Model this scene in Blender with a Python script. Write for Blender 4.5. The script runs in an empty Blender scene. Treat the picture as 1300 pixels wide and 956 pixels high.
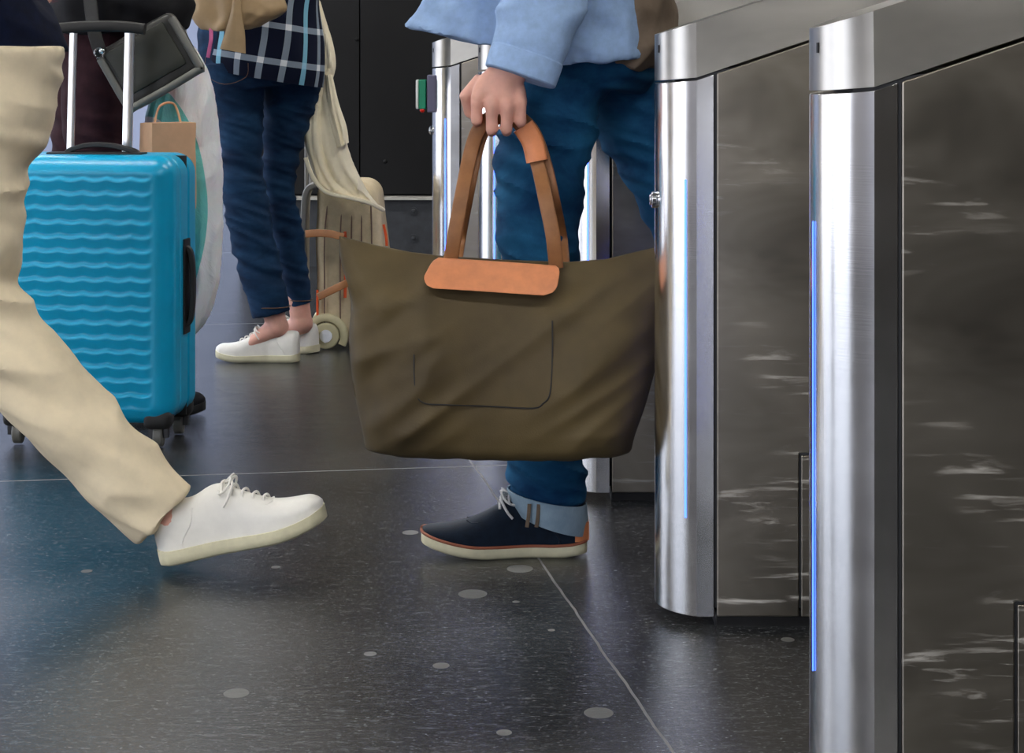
import bpy, bmesh, math, random
from mathutils import Vector, Matrix, noise
random.seed(7)
sc = bpy.context.scene
C = sc.collection
PI = math.pi
F = 2600.0; CX = 650.0; HY = 66.0; CH = 0.90     # lens in pixels, horizon row, camera height


def P(px, py, Y):
    "the point at depth Y that the photograph shows at (px, py)"
    return Vector(((px - CX) / F * Y, Y, CH - (py - HY) / F * Y))


# ------------------------------------------------------------------ materials
class NT:
    def __init__(self, name):
        self.m = bpy.data.materials.new(name)
        self.m.use_nodes = True
        self.t = self.m.node_tree
        self.b = self.t.nodes['Principled BSDF']

    def n(self, typ, **kw):
        nd = self.t.nodes.new(typ)
        for k, v in kw.items():
            if hasattr(nd, k):
                setattr(nd, k, v)
            else:
                self.set(nd, k, v)
        return nd

    def set(self, nd, k, v):
        s = nd.inputs[k] if not isinstance(k, int) else nd.inputs[k]
        if isinstance(v, bpy.types.NodeSocket):
            self.t.links.new(v, s)
        else:
            s.default_value = v

    def inp(self, k, v):
        if isinstance(v, tuple) and len(v) == 3:
            v = (*v, 1)
        self.set(self.b, k, v)

    def coord(self, kind='Object', scale=(1, 1, 1), rot=(0, 0, 0), loc=(0, 0, 0)):
        tc = self.n('ShaderNodeTexCoord')
        mp = self.n('ShaderNodeMapping')
        self.t.links.new(tc.outputs[kind], mp.inputs[0])
        mp.inputs['Scale'].default_value = scale
        mp.inputs['Rotation'].default_value = rot
        mp.inputs['Location'].default_value = loc
        return mp.outputs[0]

    def noise(self, vec, scale=5, detail=3, rough=.5, dist=0):
        nd = self.n('ShaderNodeTexNoise')
        self.t.links.new(vec, nd.inputs['Vector'])
        nd.inputs['Scale'].default_value = scale
        nd.inputs['Detail'].default_value = detail
        nd.inputs['Roughness'].default_value = rough
        nd.inputs['Distortion'].default_value = dist
        return nd.outputs['Fac']

    def ramp(self, fac, stops):
        r = self.n('ShaderNodeValToRGB')
        self.t.links.new(fac, r.inputs[0])
        e = r.color_ramp.elements
        while len(e) < len(stops):
            e.new(.5)
        for i, (p, c) in enumerate(stops):
            e[i].position = p
            if not isinstance(c, tuple):
                c = (c, c, c)
            e[i].color = (*c, 1)
        return r.outputs[0]

    def math(self, op, a, b=0.0, c=0.0):
        nd = self.n('ShaderNodeMath', operation=op)
        for i, v in enumerate((a, b, c)):
            if isinstance(v, bpy.types.NodeSocket):
                self.t.links.new(v, nd.inputs[i])
            else:
                nd.inputs[i].default_value = v
        return nd.outputs[0]

    def mix(self, fac, a, b):
        nd = self.n('ShaderNodeMix', data_type='RGBA')
        for k, v in ((0, fac), (6, a), (7, b)):
            if isinstance(v, bpy.types.NodeSocket):
                self.t.links.new(v, nd.inputs[k])
            else:
                nd.inputs[k].default_value = v if k == 0 else (*v, 1)
        return nd.outputs[2]

    def bump(self, h, strength=.3, dist=.002):
        nd = self.n('ShaderNodeBump')
        self.t.links.new(h, nd.inputs['Height'])
        nd.inputs['Strength'].default_value = strength
        nd.inputs['Distance'].default_value = dist
        self.t.links.new(nd.outputs[0], self.b.inputs['Normal'])


def simple(name, col, rough=.6, metal=0, var=.12, scale=30, bump=.15, bdist=.001, spec=.5, sheen=0, stretch=(1, 1, 1)):
    t = NT(name)
    v = t.coord(scale=stretch)
    f = t.noise(v, scale, 4, .6)
    lo = tuple(c * (1 - var) for c in col); hi = tuple(min(1, c * (1 + var)) for c in col)
    t.inp('Base Color', t.ramp(f, [(.3, lo), (.7, hi)]))
    t.inp('Roughness', rough); t.inp('Metallic', metal); t.inp('Specular IOR Level', spec)
    if sheen:
        t.inp('Sheen Weight', sheen)
    if bump:
        t.bump(t.noise(v, scale * 6, 3), bump, bdist)
    return t.m


def emis(name, col, s):
    t = NT(name)
    t.inp('Base Color', (0, 0, 0)); t.inp('Emission Color', col); t.inp('Emission Strength', s)
    return t.m


def srgb(r, g, b):
    f = lambda c: (c / 255 / 12.92) if c <= 10 else ((c / 255 + .055) / 1.055) ** 2.4
    return (f(r), f(g), f(b))


M = {}


def steel(name, base, rough, brush=(6, 6, 900), bstr=.10, scratch=0.0, cloud=.3):
    t = NT(name)
    v = t.coord(scale=brush)
    fine = t.noise(v, 1.0, 2, .5)
    big = t.noise(t.coord(scale=(2.2, 2.2, 5)), 1.6, 3, .6, .6)
    col = t.ramp(big, [(.3, tuple(c * (1 - cloud) for c in base)), (.7, base)])
    r = t.math('MULTIPLY_ADD', big, .16, rough - .08)
    if scratch:
        w = t.noise(t.coord(scale=(7, 7, 70), rot=(0, .28, 0)), 1.0, 5, .65, .5)
        w2 = t.noise(t.coord(scale=(3.2, 3.2, 5), loc=(3, 0, 1.7)), 1.0, 2)
        m = t.math('MULTIPLY', t.ramp(w, [(.54, 0.0), (.66, 1.0)]), t.ramp(w2, [(.47, 0.0), (.60, 1.0)]))
        col = t.mix(t.math('MULTIPLY', m, scratch), col, (.75, .74, .70))
        r = t.math('MULTIPLY_ADD', m, .3, r)
        t.inp('Metallic', t.math('SUBTRACT', 1.0, t.math('MULTIPLY', m, .75)))
    t.inp('Base Color', col)
    if not scratch: t.inp('Metallic', 1.0)
    t.inp('Roughness', r)
    t.bump(fine, bstr, .0006)
    return t.m


M['panel'] = steel('brushed_steel_panel', (.42, .38, .32), .36, scratch=.6, cloud=.45)
M['nose'] = steel('brushed_steel_column', (.74, .74, .74), .20, brush=(8, 8, 500), bstr=.05, cloud=.08)
M['cap'] = steel('brushed_steel_cap', (.50, .485, .45), .30, cloud=.25)
M['rim'] = simple('bare_steel_edge', (.8, .8, .8), .2, 1, .02, 10, 0)
M['slot'] = simple('black_gap', (.008, .008, .009), .5, 0, .1, 10, 0)
M['plinth'] = simple('black_plinth', (.012, .012, .013), .35, 0, .3, 20, .3)
M['blue_led'] = emis('blue_light_strip', (.03, .085, 1.0), 4.5)
M['lock'] = simple('chrome_lock', (.85, .87, .9), .12, 1, .02, 10, 0)
M['dark_plastic'] = simple('dark_plastic', (.015, .015, .017), .4, 0, .1, 40, .1)
M['violet_grey'] = simple('violet_grey_plastic', srgb(98, 96, 122), .45, 0, .05, 20, .05)
M['green_face'] = simple('green_plastic', srgb(0, 132, 96), .35, 0, .05, 20, .02)
M['red_lens'] = simple('red_lens', srgb(225, 40, 20), .3, 0, .05, 20, 0)
M['white_plastic'] = simple('white_plastic', (.75, .75, .74), .4, 0, .03, 20, .02)
M['cyan_shell'] = simple('cyan_shell', srgb(0, 160, 204), .34, 0, .06, 12, .05)
M['alu'] = simple('satin_aluminium', (.86, .87, .88), .28, 1, .03, 30, .03)
M['black_rubber'] = simple('black_rubber', (.012, .012, .012), .55, 0, .1, 40, .1)
M['beige_canvas'] = simple('beige_canvas', srgb(200, 184, 152), .85, 0, .10, 40, .4, .001, .2)
M['beige_dark'] = simple('taupe_piping', srgb(120, 98, 84), .7, 0, .1, 40, .2)
M['orange_trim'] = simple('orange_trim', srgb(226, 88, 34), .6, 0, .08, 40, .1)
M['grey_frame'] = simple('grey_frame', srgb(140, 138, 132), .5, 0, .05, 40, .1)
M['cream_plastic'] = simple('cream_plastic', srgb(205, 198, 160), .45, 0, .05, 40, .05)
M['skin'] = simple('skin', srgb(222, 168, 150), .5, 0, .10, 25, .1, .0006, .4)
M['skin'].node_tree.nodes['Principled BSDF'].inputs['Subsurface Weight'].default_value = .15
M['skin'].node_tree.nodes['Principled BSDF'].inputs['Subsurface Radius'].default_value = (.01, .004, .002)
M['hair_brown'] = simple('brown_hair', (.03, .018, .01), .5, 0, .3, 60, .5, .003, .4, 0, (1, 1, .1))
M['hair_grey'] = simple('grey_hair', (.25, .24, .22), .5, 0, .3, 60, .5, .003, .4, 0, (1, 1, .1))
M['white_leather'] = simple('white_leather', (.80, .78, .72), .45, 0, .04, 40, .12, .0006)
M['cream_sole'] = simple('cream_sole', srgb(214, 208, 176), .6, 0, .10, 25, .1)
M['navy_suede'] = simple('navy_suede', srgb(12, 26, 42), .85, 0, .3, 60, .3, .0008, .2, .2)
M['brown_welt'] = simple('brown_welt', srgb(150, 86, 60), .6, 0, .1, 60, .1)
M['tan_leather'] = simple('tan_leather', srgb(208, 130, 84), .45, 0, .15, 25, .25, .001)
M['strap_leather'] = simple('strap_leather', srgb(142, 94, 54), .5, 0, .2, 25, .25, .001)
M['lace'] = simple('grey_lace', srgb(196, 196, 196), .8, 0, .2, 300, .3)
M['trench'] = simple('cream_cotton', srgb(246, 236, 208), .8, 0, .04, 40, .1, .0008, .2)
M['tan_fabric'] = simple('tan_glazed_cotton', srgb(166, 140, 104), .55, 0, .14, 14, .2, .001)
M['pink'] = simple('pink_ribbon', srgb(214, 110, 160), .6, 0, .05, 40, .05)
M['black_cloth'] = simple('black_cloth', (.006, .006, .008), .75, 0, .3, 30, .2, .001, .2)
M['navy_cloth'] = simple('navy_wool', srgb(6, 14, 36), .9, 0, .3, 50, .3, .001, .15)
M['maroon_cloth'] = simple('maroon_cloth', srgb(48, 26, 32), .85, 0, .25, 40, .2, .001, .2)
M['beige_trouser'] = simple('beige_cotton', srgb(232, 216, 184), .85, 0, .07, 20, .2, .001, .2)
M['taupe_wool'] = simple('taupe_wool', srgb(112, 98, 84), .9, 0, .15, 30, .3, .001, .2)
M['blue_shirt'] = simple('light_blue_chambray', srgb(150, 178, 216), .8, 0, .10, 60, .2, .0006, .2)
M['kraft'] = simple('kraft_paper', srgb(226, 180, 142), .75, 0, .08, 18, .2, .001, .3)
M['laptop_nylon'] = simple('black_nylon', (.018, .018, .016), .42, 0, .3, 25, .2, .001)
M['laptop_panel'] = simple('dark_green_nylon', srgb(44, 46, 38), .5, 0, .3, 9, .2, .001)
M['grey_edge'] = simple('grey_piping', srgb(104, 104, 98), .45, 0, .1, 30, .1)


def denim(name, base, light, rough=.85):
    t = NT(name)
    v = t.coord()
    big = t.noise(t.coord(scale=(5, 5, 9)), 1.3, 4, .6, .4)
    col = t.ramp(big, [(.35, base), (.75, light)])
    fine = t.noise(t.coord(scale=(700, 700, 160)), 1, 2)
    col = t.mix(t.math('MULTIPLY', fine, .35), col, tuple(c * .5 for c in base))
    t.inp('Base Color', col); t.inp('Roughness', rough); t.inp('Specular IOR Level', .2)
    t.bump(fine, .25, .0006)
    return t.m


M['indigo'] = denim('dark_indigo_denim', srgb(10, 30, 58), srgb(38, 76, 112))
M['teal_denim'] = denim('blue_denim', srgb(4, 50, 88), srgb(36, 104, 144))
M['cuff'] = denim('light_denim_inside', srgb(134, 158, 176), srgb(176, 196, 210))
M['thread'] = simple('orange_thread', srgb(104, 78, 58), .8, 0, .1, 200, .1)

# tote canvas
t = NT('olive_canvas')
col = t.ramp(t.noise(t.coord(scale=(3, 3, 3)), 1.4, 4, .6), [(.3, srgb(64, 53, 33)), (.7, srgb(92, 78, 48))])
t.inp('Base Color', col); t.inp('Roughness', .62); t.inp('Specular IOR Level', .3)
t.bump(t.noise(t.coord(scale=(500, 500, 500)), 1, 2), .25, .0008)
M['olive'] = t.m

# plaid shirt: navy ground, white warp and weft bands, one pale blue band
t = NT('navy_plaid')
tc = t.n('ShaderNodeTexCoord'); sp = t.n('ShaderNodeSeparateXYZ'); t.t.links.new(tc.outputs['UV'], sp.inputs[0])
u, w = sp.outputs[0], sp.outputs[1]


def band(x, period, off, width):
    f = t.math('FRACT', t.math('DIVIDE', t.math('SUBTRACT', x, off), period))
    return t.math('LESS_THAN', f, width / period)


bv = band(u, .062, .010, .0175); bh = band(w, .105, .030, .018)
s = t.math('MULTIPLY', t.math('ADD', bv, bh), .5)
thread = t.noise(t.coord(scale=(400, 400, 400)), 1, 1)
base = t.ramp(s, [(0, srgb(14, 20, 40)), (.5, srgb(134, 146, 160)), (1, srgb(232, 236, 240))])
# every fourth warp band is pale blue
b4 = band(u, .248, .196, .0175)
base = t.mix(t.math('MULTIPLY', b4, .8), base, srgb(120, 186, 214))
t.inp('Base Color', t.mix(t.math('MULTIPLY', thread, .12), base, (.0, .0, .01)))
t.inp('Roughness', .85); t.inp('Specular IOR Level', .15)
M['plaid'] = t.m

# white plastic carrier bag with a curved turquoise band
t = NT('carrier_bag_plastic')
cd = t.coord()
sp = t.n('ShaderNodeSeparateXYZ'); t.t.links.new(cd, sp.inputs[0])
x, z = sp.outputs[0], sp.outputs[2]
# ellipse ring centred left of the bag
ex = t.math('DIVIDE', t.math('ADD', x, .085), .150); ez = t.math('DIVIDE', t.math('SUBTRACT', z, .34), .31)
rr = t.math('SQRT', t.math('ADD', t.math('MULTIPLY', ex, ex), t.math('MULTIPLY', ez, ez)))
ring = t.math('MULTIPLY', t.math('GREATER_THAN', rr, .74), t.math('LESS_THAN', rr, 1.0))
inner = t.math('MULTIPLY', t.math('LESS_THAN', rr, .62), .5)
c1 = t.mix(ring, srgb(250, 251, 253), srgb(120, 214, 210))
c1 = t.mix(inner, c1, srgb(176, 196, 224))
t.inp('Base Color', c1); t.inp('Roughness', .35); t.inp('Transmission Weight', 0.0)
t.inp('Subsurface Weight', .2)
t.bump(t.noise(t.coord(scale=(9, 9, 5)), 1.5, 5, .6, 1.0), .6, .02)
M['carrier'] = t.m


# floor: dark speckled stone, joints, dried gum
t = NT('dark_polished_stone')
cr = t.coord(rot=(0, 0, -math.radians(9)))
sp = t.n('ShaderNodeSeparateXYZ'); t.t.links.new(cr, sp.inputs[0])


def joint(x, off, wd):
    wob = t.math('MULTIPLY', t.math('SUBTRACT', t.noise(t.coord(scale=(7, 7, 7)), 1, 3), .5), .010)
    f = t.math('FRACT', t.math('DIVIDE', t.math('SUBTRACT', t.math('ADD', x, wob), off - 1.215), 2.43))
    return t.math('LESS_THAN', t.math('ABSOLUTE', t.math('SUBTRACT', f, .5)), wd / 2.43)


jt = t.math('MAXIMUM', joint(sp.outputs[0], .616, .0022), joint(sp.outputs[1], 4.408, .003))
grain = t.noise(t.coord(scale=(26, 60, 26)), 1.2, 8, .8)
spk = t.noise(t.coord(scale=(120, 210, 120)), 1, 3, .7)
cloud = t.noise(t.coord(scale=(2, 3, 2)), 1, 4, .6)
col = t.ramp(grain, [(.40, (.005, .0055, .006)), (.53, (.022, .024, .027)), (.68, (.13, .135, .14))])
col = t.mix(t.ramp(cloud, [(.4, 0.0), (.7, .6)]), col, (.055, .057, .06))
col = t.mix(t.ramp(spk, [(.60, 0.0), (.70, .9)]), col, (.26, .27, .27))
col = t.mix(t.math('MULTIPLY', jt, .75), col, (.26, .26, .25))
tc = t.n('ShaderNodeTexCoord'); so = t.n('ShaderNodeSeparateXYZ'); t.t.links.new(tc.outputs['Object'], so.inputs[0])
gum = None
for (px, py, rx) in ((521, 676, .017), (660, 722, .025), (600, 754, .026), (655, 764, .008), (1000, 812, .012), (240, 640, .02), (110, 725, .012),
                     (470, 830, .012), (350, 720, .010), (700, 800, .008), (560, 845, .014), (300, 880, .02), (760, 905, .022), (640, 930, .012)):
    Y = CH * F / (py - HY); X = (px - CX) / F * Y
    dx = t.math('SUBTRACT', so.outputs[0], X); dy = t.math('SUBTRACT', so.outputs[1], Y)
    d = t.math('SQRT', t.math('ADD', t.math('MULTIPLY', dx, dx), t.math('MULTIPLY', t.math('MULTIPLY', dy, dy), .7)))
    g = t.math('LESS_THAN', t.math('ADD', d, t.math('MULTIPLY', cloud, .004)), rx)
    gum = g if gum is None else t.math('MAXIMUM', gum, g)
col = t.mix(t.math('MULTIPLY', gum, .6), col, (.22, .22, .21))
t.inp('Base Color', col)
rg = t.math('MULTIPLY_ADD', t.noise(t.coord(scale=(14, 30, 14)), 1, 5, .7), .20, .07)
t.inp('Roughness', t.math('MAXIMUM', rg, t.math('MULTIPLY', t.math('MAXIMUM', gum, jt), .5)))
t.inp('Specular IOR Level', .55)
t.bump(t.noise(t.coord(scale=(45, 110, 45)), 1.0, 6, .75), .32, .003)
M['floor'] = t.m

M['black_wall'] = simple('black_painted_panel', (.0025, .0026, .003), .5, 0, .5, 3, .05, .001, .25)
M['kick'] = simple('dark_grey_metal', srgb(44, 47, 52), .55, 0, .25, 25, .3, .002)
M['ledge'] = simple('pale_ledge', srgb(170, 168, 160), .5, 0, .05, 20, .1)
M['brown_wall'] = simple('brown_wall', (.045, .036, .026), .6, 0, .7, 1.2, .1)
M['added_grey_wall'] = simple('added_wall_pale_grey', (.42, .40, .42), .7, 0, .15, 2, .1)
M['added_outer_wall'] = simple('added_wall_lavender_grey', (.24, .245, .29), .8, 0, .2, .6, .1)
M['ceiling'] = simple('grey_ceiling', (.22, .22, .22), .8, 0, .1, 5, .1)
M['lamp'] = emis('lamp_diffuser', (1.0, .97, .92), 26.0)
M['lamp_body'] = simple('lamp_housing', (.5, .5, .5), .5, 0, .05, 10, 0)
M['dummy'] = M['black_cloth']


# ------------------------------------------------------------------ objects
ORG = {}


def thing(name, label, cat, loc=(0, 0, 0), group=None):
    o = bpy.data.objects.new(name, None); C.objects.link(o)
    o.empty_display_size = .1
    o.location = loc; ORG[o] = Vector(loc)
    o['label'] = label; o['category'] = cat
    if group: o['group'] = group
    return o


def finish(name, me, mat, parent=None, loc=None, smooth=True, angle=40):
    org = ORG[parent] if parent is not None else Vector(loc or (0, 0, 0))
    if org.length > 0:
        me.transform(Matrix.Translation(-org))
    if smooth:
        for p in me.polygons: p.use_smooth = True
        me.set_sharp_from_angle(angle=math.radians(angle))
    me.materials.clear()
    for m_ in (mat if isinstance(mat, (list, tuple)) else [mat]):
        me.materials.append(M[m_])
    o = bpy.data.objects.new(name, me); C.objects.link(o)
    ORG[o] = org
    if parent is not None:
        o.parent = parent
    else:
        o.location = org
    return o


def obj(name, bm, mat, parent=None, loc=None, smooth=True, angle=40, bevel=0):
    bmesh.ops.recalc_face_normals(bm, faces=bm.faces)
    me = bpy.data.meshes.new(name); bm.to_mesh(me); bm.free()
    o = finish(name, me, mat, parent, loc, smooth, angle)
    if bevel:
        m_ = o.modifiers.new('bevel', 'BEVEL'); m_.width = bevel; m_.segments = 2; m_.limit_method = 'ANGLE'; m_.angle_limit = .6
    return o


def tag(o, label, cat, group=None):
    o['label'] = label; o['category'] = cat
    if group: o['group'] = group
    return o


def struct(name, bm, mat, **k):
    o = obj(name, bm, mat, **k); o['kind'] = 'structure'
    return o


def part_label(o, s):
    o['label'] = s
    return o


def box(bm, c, s, mat=None):
    m_ = Matrix.Translation(c)
    if mat is not None: m_ = m_ @ mat.to_4x4()
    m_ = m_ @ Matrix.Diagonal((*s, 1))
    return bmesh.ops.create_cube(bm, size=1, matrix=m_)['verts']


def cyl(bm, c, r, d, axis='Z', seg=32, r2=None):
    rot = {'Z': Matrix(), 'X': Matrix.Rotation(PI / 2, 4, 'Y'), 'Y': Matrix.Rotation(PI / 2, 4, 'X')}[axis]
    bmesh.ops.create_cone(bm, cap_ends=True, segments=seg, radius1=r, radius2=r if r2 is None else r2, depth=d,
                          matrix=Matrix.Translation(c) @ rot)


def ball(bm, c, r, s=(1, 1, 1), rot=None):
    m_ = Matrix.Translation(c)
    if rot: m_ = m_ @ rot.to_4x4()
    bmesh.ops.create_uvsphere(bm, u_segments=24, v_segments=16, radius=r, matrix=m_ @ Matrix.Diagonal((*s, 1)))


def catmull(pts, n):
    "pts: tuples of floats; returns n samples per segment"
    out = []
    k = len(pts)
    for i in range(k - 1):
        p0 = pts[max(i - 1, 0)]; p1 = pts[i]; p2 = pts[i + 1]; p3 = pts[min(i + 2, k - 1)]
        for j in range(n):
            s_ = j / n
            out.append(tuple(.5 * ((2 * b) + (-a + c) * s_ + (2 * a - 5 * b + 4 * c - d) * s_ ** 2 + (-a + 3 * b - 3 * c + d) * s_ ** 3)
                             for a, b, c, d in zip(p0, p1, p2, p3)))
    out.append(tuple(pts[-1]))
    return out


def rings(bm, rr, caps=True, closed=True):
    vs = [[bm.verts.new(p) for p in r] for r in rr]
    n = len(vs[0])
    for a, b in zip(vs, vs[1:]):
        for i in range(n if closed else n - 1):
            j = (i + 1) % n
            bm.faces.new((a[i], a[j], b[j], b[i]))
    if caps and closed:
        bm.faces.new(list(reversed(vs[0]))); bm.faces.new(vs[-1])
    return vs


def limb(bm, nodes, ref=Vector((0, 1, 0)), sub=6, seg=24, caps=True, rnd=2.0):
    "nodes: (point, half width, half depth[along ref]); smooth closed loft"
    flat = [(*p, a, b) for p, a, b in nodes]
    s_ = catmull(flat, sub)
    pts = [Vector(q[:3]) for q in s_]
    rr = []
    for i, q in enumerate(s_):
        tg = (pts[min(i + 1, len(pts) - 1)] - pts[max(i - 1, 0)]).normalized()
        u_ = ref.cross(tg)
        if u_.length < .05: u_ = Vector((1, 0, 0))
        u_.normalize(); v_ = tg.cross(u_).normalized()
        ring = []
        for k in range(seg):
            an = 2 * PI * k / seg
            ca, sa = math.cos(an), math.sin(an)
            e = 2 / rnd
            ca = math.copysign(abs(ca) ** e, ca); sa = math.copysign(abs(sa) ** e, sa)
            ring.append(pts[i] + u_ * q[3] * ca + v_ * q[4] * sa)
        rr.append(ring)
    return rings(bm, rr, caps)


def tube(bm, pts, r, seg=10, sub=6, ref=Vector((0, 1, 0))):
    limb(bm, [(Vector(p), r, r) for p in pts], ref, sub, seg)


def strip(bm, pts, a, b, sub=8, ref=Vector((0, 1, 0)), rnd=5):
    limb(bm, [(Vector(p), a, b) for p in pts], ref, sub, 16, True, rnd)


def fuse(bm, voxel=.006, smooth=4, f=.5):
    bmesh.ops.recalc_face_normals(bm, faces=bm.faces)
    me = bpy.data.meshes.new('tmp'); bm.to_mesh(me); bm.free()
    o = bpy.data.objects.new('tmp', me); C.objects.link(o)
    r = o.modifiers.new('r', 'REMESH'); r.mode = 'VOXEL'; r.voxel_size = voxel
    if smooth:
        s_ = o.modifiers.new('s', 'SMOOTH'); s_.factor = f; s_.iterations = smooth
    dg = bpy.context.evaluated_depsgraph_get()
    out = bpy.data.meshes.new_from_object(o.evaluated_get(dg))
    bpy.data.objects.remove(o); bpy.data.meshes.remove(me)
    return out


def displace(me, fn):
    me.update()
    nn = [v.normal.copy() for v in me.vertices]
    for v, n_ in zip(me.vertices, nn):
        v.co += n_ * fn(v.co)
    me.update()


def ridged(p):
    return 1 - 2 * abs(noise.noise(p))


def wrinkle(amp, fx, fz, seed=0, zref=None, base=.35):
    "fabric creases that run across a leg; stronger near the heights in zref"
    def fn(p):
        a = base
        if zref:
            for z0, wd in zref: a += math.exp(-((p.z - z0) / wd) ** 2)
        else:
            a = 1
        q = Vector((p.x * fx + seed, p.y * fx, p.z * fz + p.x * fz * .35))
        return amp * a * (ridged(q) - .55 + .4 * noise.noise(q * 2.1))
    return fn


def drape(bm, L, R, Y, depth, sub=6, seg=48, fold=.25, nf=7, seed=0, back=1.0):
    "closed cloth body between a left and a right edge in pixels; soft vertical folds around it"
    rows = catmull([(a[0], a[1], b[0], b[1]) for a, b in zip(L, R)], sub)
    rr = []
    n = len(rows)
    for i, (lx, ly, rx, ry) in enumerate(rows):
        a = P(lx, ly, Y); b = P(rx, ry, Y)
        c = (a + b) / 2; h = (b - a) / 2
        v_ = i / (n - 1)
        ring = []
        for k in range(seg):
            th = 2 * PI * k / seg
            f = 1 + fold * noise.noise(Vector((math.cos(th) * nf * .5 + seed, math.sin(th) * nf * .5, v_ * 1.2)))
            dd = depth * (back if math.sin(th) > 0 else 1)
            ring.append(c + h * math.cos(th) * (.97 + .03 * f) + Vector((0, 1, 0)) * dd * math.sin(th) * f)
        rr.append(ring)
    rings(bm, rr)


def rbox(bm, h, r, n=(24, 10, 34), fn=None, mat=Matrix()):
    "rounded box, half sizes h, corner radius r, on a dense grid; fn(pos, normal) -> outward shift"
    cache = {}

    def vert(p):
        key = tuple(round(c, 6) for c in p)
        if key in cache: return cache[key]
        pin = Vector([max(-(hh - r), min(hh - r, c)) for c, hh in zip(p, h)])
        d = Vector(p) - pin
        nn = d.normalized() if d.length > 1e-9 else Vector((0, 0, 1))
        q = pin + nn * r
        if fn: q = q + nn * fn(q, nn)
        cache[key] = bm.verts.new(mat @ q)
        return cache[key]

    def lin(hh, k): 
        return [-hh + 2 * hh * i / k for i in range(k + 1)]
    ax = [lin(h[i], n[i]) for i in range(3)]
    for a in range(3):
        b, c = (a + 1) % 3, (a + 2) % 3
        for sgn in (-1, 1):
            for i in range(n[b]):
                for j in range(n[c]):
                    quad = []
                    for di, dj in ((0, 0), (1, 0), (1, 1), (0, 1)):
                        p = [0, 0, 0]; p[a] = sgn * h[a]; p[b] = ax[b][i + di]; p[c] = ax[c][j + dj]
                        quad.append(vert(p))
                    if len(set(quad)) == 4:
                        try: bm.faces.new(quad)
                        except ValueError: pass


# ------------------------------------------------------------------ the hall
def big_plane(x0, x1, y0, y1, z0, z1):
    bm = bmesh.new(); box(bm, ((x0 + x1) / 2, (y0 + y1) / 2, (z0 + z1) / 2), (x1 - x0, y1 - y0, z1 - z0)); return bm


WY = 8.6
WX = -1.14
struct('floor', big_plane(-14, 6, -6, 22, -.1, 0), 'floor', smooth=False)
bm = bmesh.new()
seams = [WX, -.642, .9, 2.4, 3.9, 6.0]
for a, b in zip(seams, seams[1:]):
    box(bm, ((a + b) / 2, WY + .10, 1.75), (b - a - .004, .12, 2.90))
box(bm, ((WX + 6) / 2, WY + .13, 1.6), (6 - WX, .10, 3.2))
for (px, py) in ((453, 50), (489, 205), (700, 40)):
    q = P(px, py, WY + .038); ball(bm, q, .009, (1, .5, 1))
struct('wall_back', bm, 'black_wall', bevel=.002)
bm = bmesh.new()
box(bm, ((WX + 6) / 2, WY + .03, .14), (6 - WX, .08, .28))
struct('baseboard_back', bm, 'kick', smooth=False)
for (px, py) in ((525, 268), (525, 302), (466, 268), (466, 302), (700, 268), (700, 302)):
    bm = bmesh.new(); q = P(px, py, WY - .012); cyl(bm, q, .016, .01, 'Y', 20); ball(bm, q - Vector((0, .005, 0)), .010, (1, .5, 1))
    o = obj('bolt', bm, 'kick', bpy.data.objects['baseboard_back'])
bm = bmesh.new(); box(bm, ((WX + 6) / 2, WY + .02, .2865), (6 - WX, .11, .011)); struct('trim_1', bm, 'ledge', smooth=False)
struct('wall_front', big_plane(-1.2, 6, -5.2, -5, 0, 3.2), 'brown_wall', smooth=False)  # unseen; left half cut away so daylight reaches camera-facing surfaces
bm = big_plane(-7.15, -7, -5, 1.0, 0, 3.2); box(bm, (-7, 4.6, 1.6), (.3, .45, 3.2))  # unseen wall and pillar, added to grey and band the gate nose reflections
struct('added_wall_left', bm, 'added_grey_wall', smooth=False)
struct('added_wall_outside', big_plane(-14, 0, 16, 16.3, 0, 6), 'added_outer_wall', smooth=False)  # added beyond the hall to dim what the floor mirrors
struct('wall_right', big_plane(5.8, 6, -5, 8.6, 0, 3.2), 'brown_wall', smooth=False)
struct('ceiling', big_plane(-7, 6, -5, 8.8, 3.2, 3.3), 'ceiling', smooth=False)
# unseen linear lamps added above the frame; the front row brightens camera-facing sides
k = 0
for x_ in (-4.6, -1.6, 1.4):
    for y_ in (-2.2, 1.2, 4.4, 7.2):
        r_ = thing('added_ceiling_light', 'long white ceiling lamp, unseen, added above the frame for light', 'added ceiling light', (x_, y_, 3.2), 'added ceiling lamps above the frame')
        bm = bmesh.new(); box(bm, (x_, y_, 3.17), (1.5, .26, .06)); obj('housing', bm, 'lamp_body', r_, bevel=.004)
        bm = bmesh.new(); box(bm, (x_, y_, 3.135), (1.42, .2, .012)); obj('diffuser', bm, 'lamp', r_)

# ------------------------------------------------------------------ ticket gates
GW = .20; GH = GW / 2; SAG = .0587
GR = (GH ** 2 + SAG ** 2) / (2 * SAG); GCX = -SAG + GR
A0 = math.asin(GH / GR)


def top_z(x): return .947 + .325 * (min(x, .50) if x > 0 else x * 1.0)


def seam_z(x): return .8600 + (.336 * min(x, .50) if x > 0 else .10 * x)


def nose_stations(n=14):
    out = []
    for i in range(n + 1):
        a = A0 * i / n
        out.append((GCX - GR * math.cos(a), max(GR * math.sin(a), .0008)))
    return out


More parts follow.
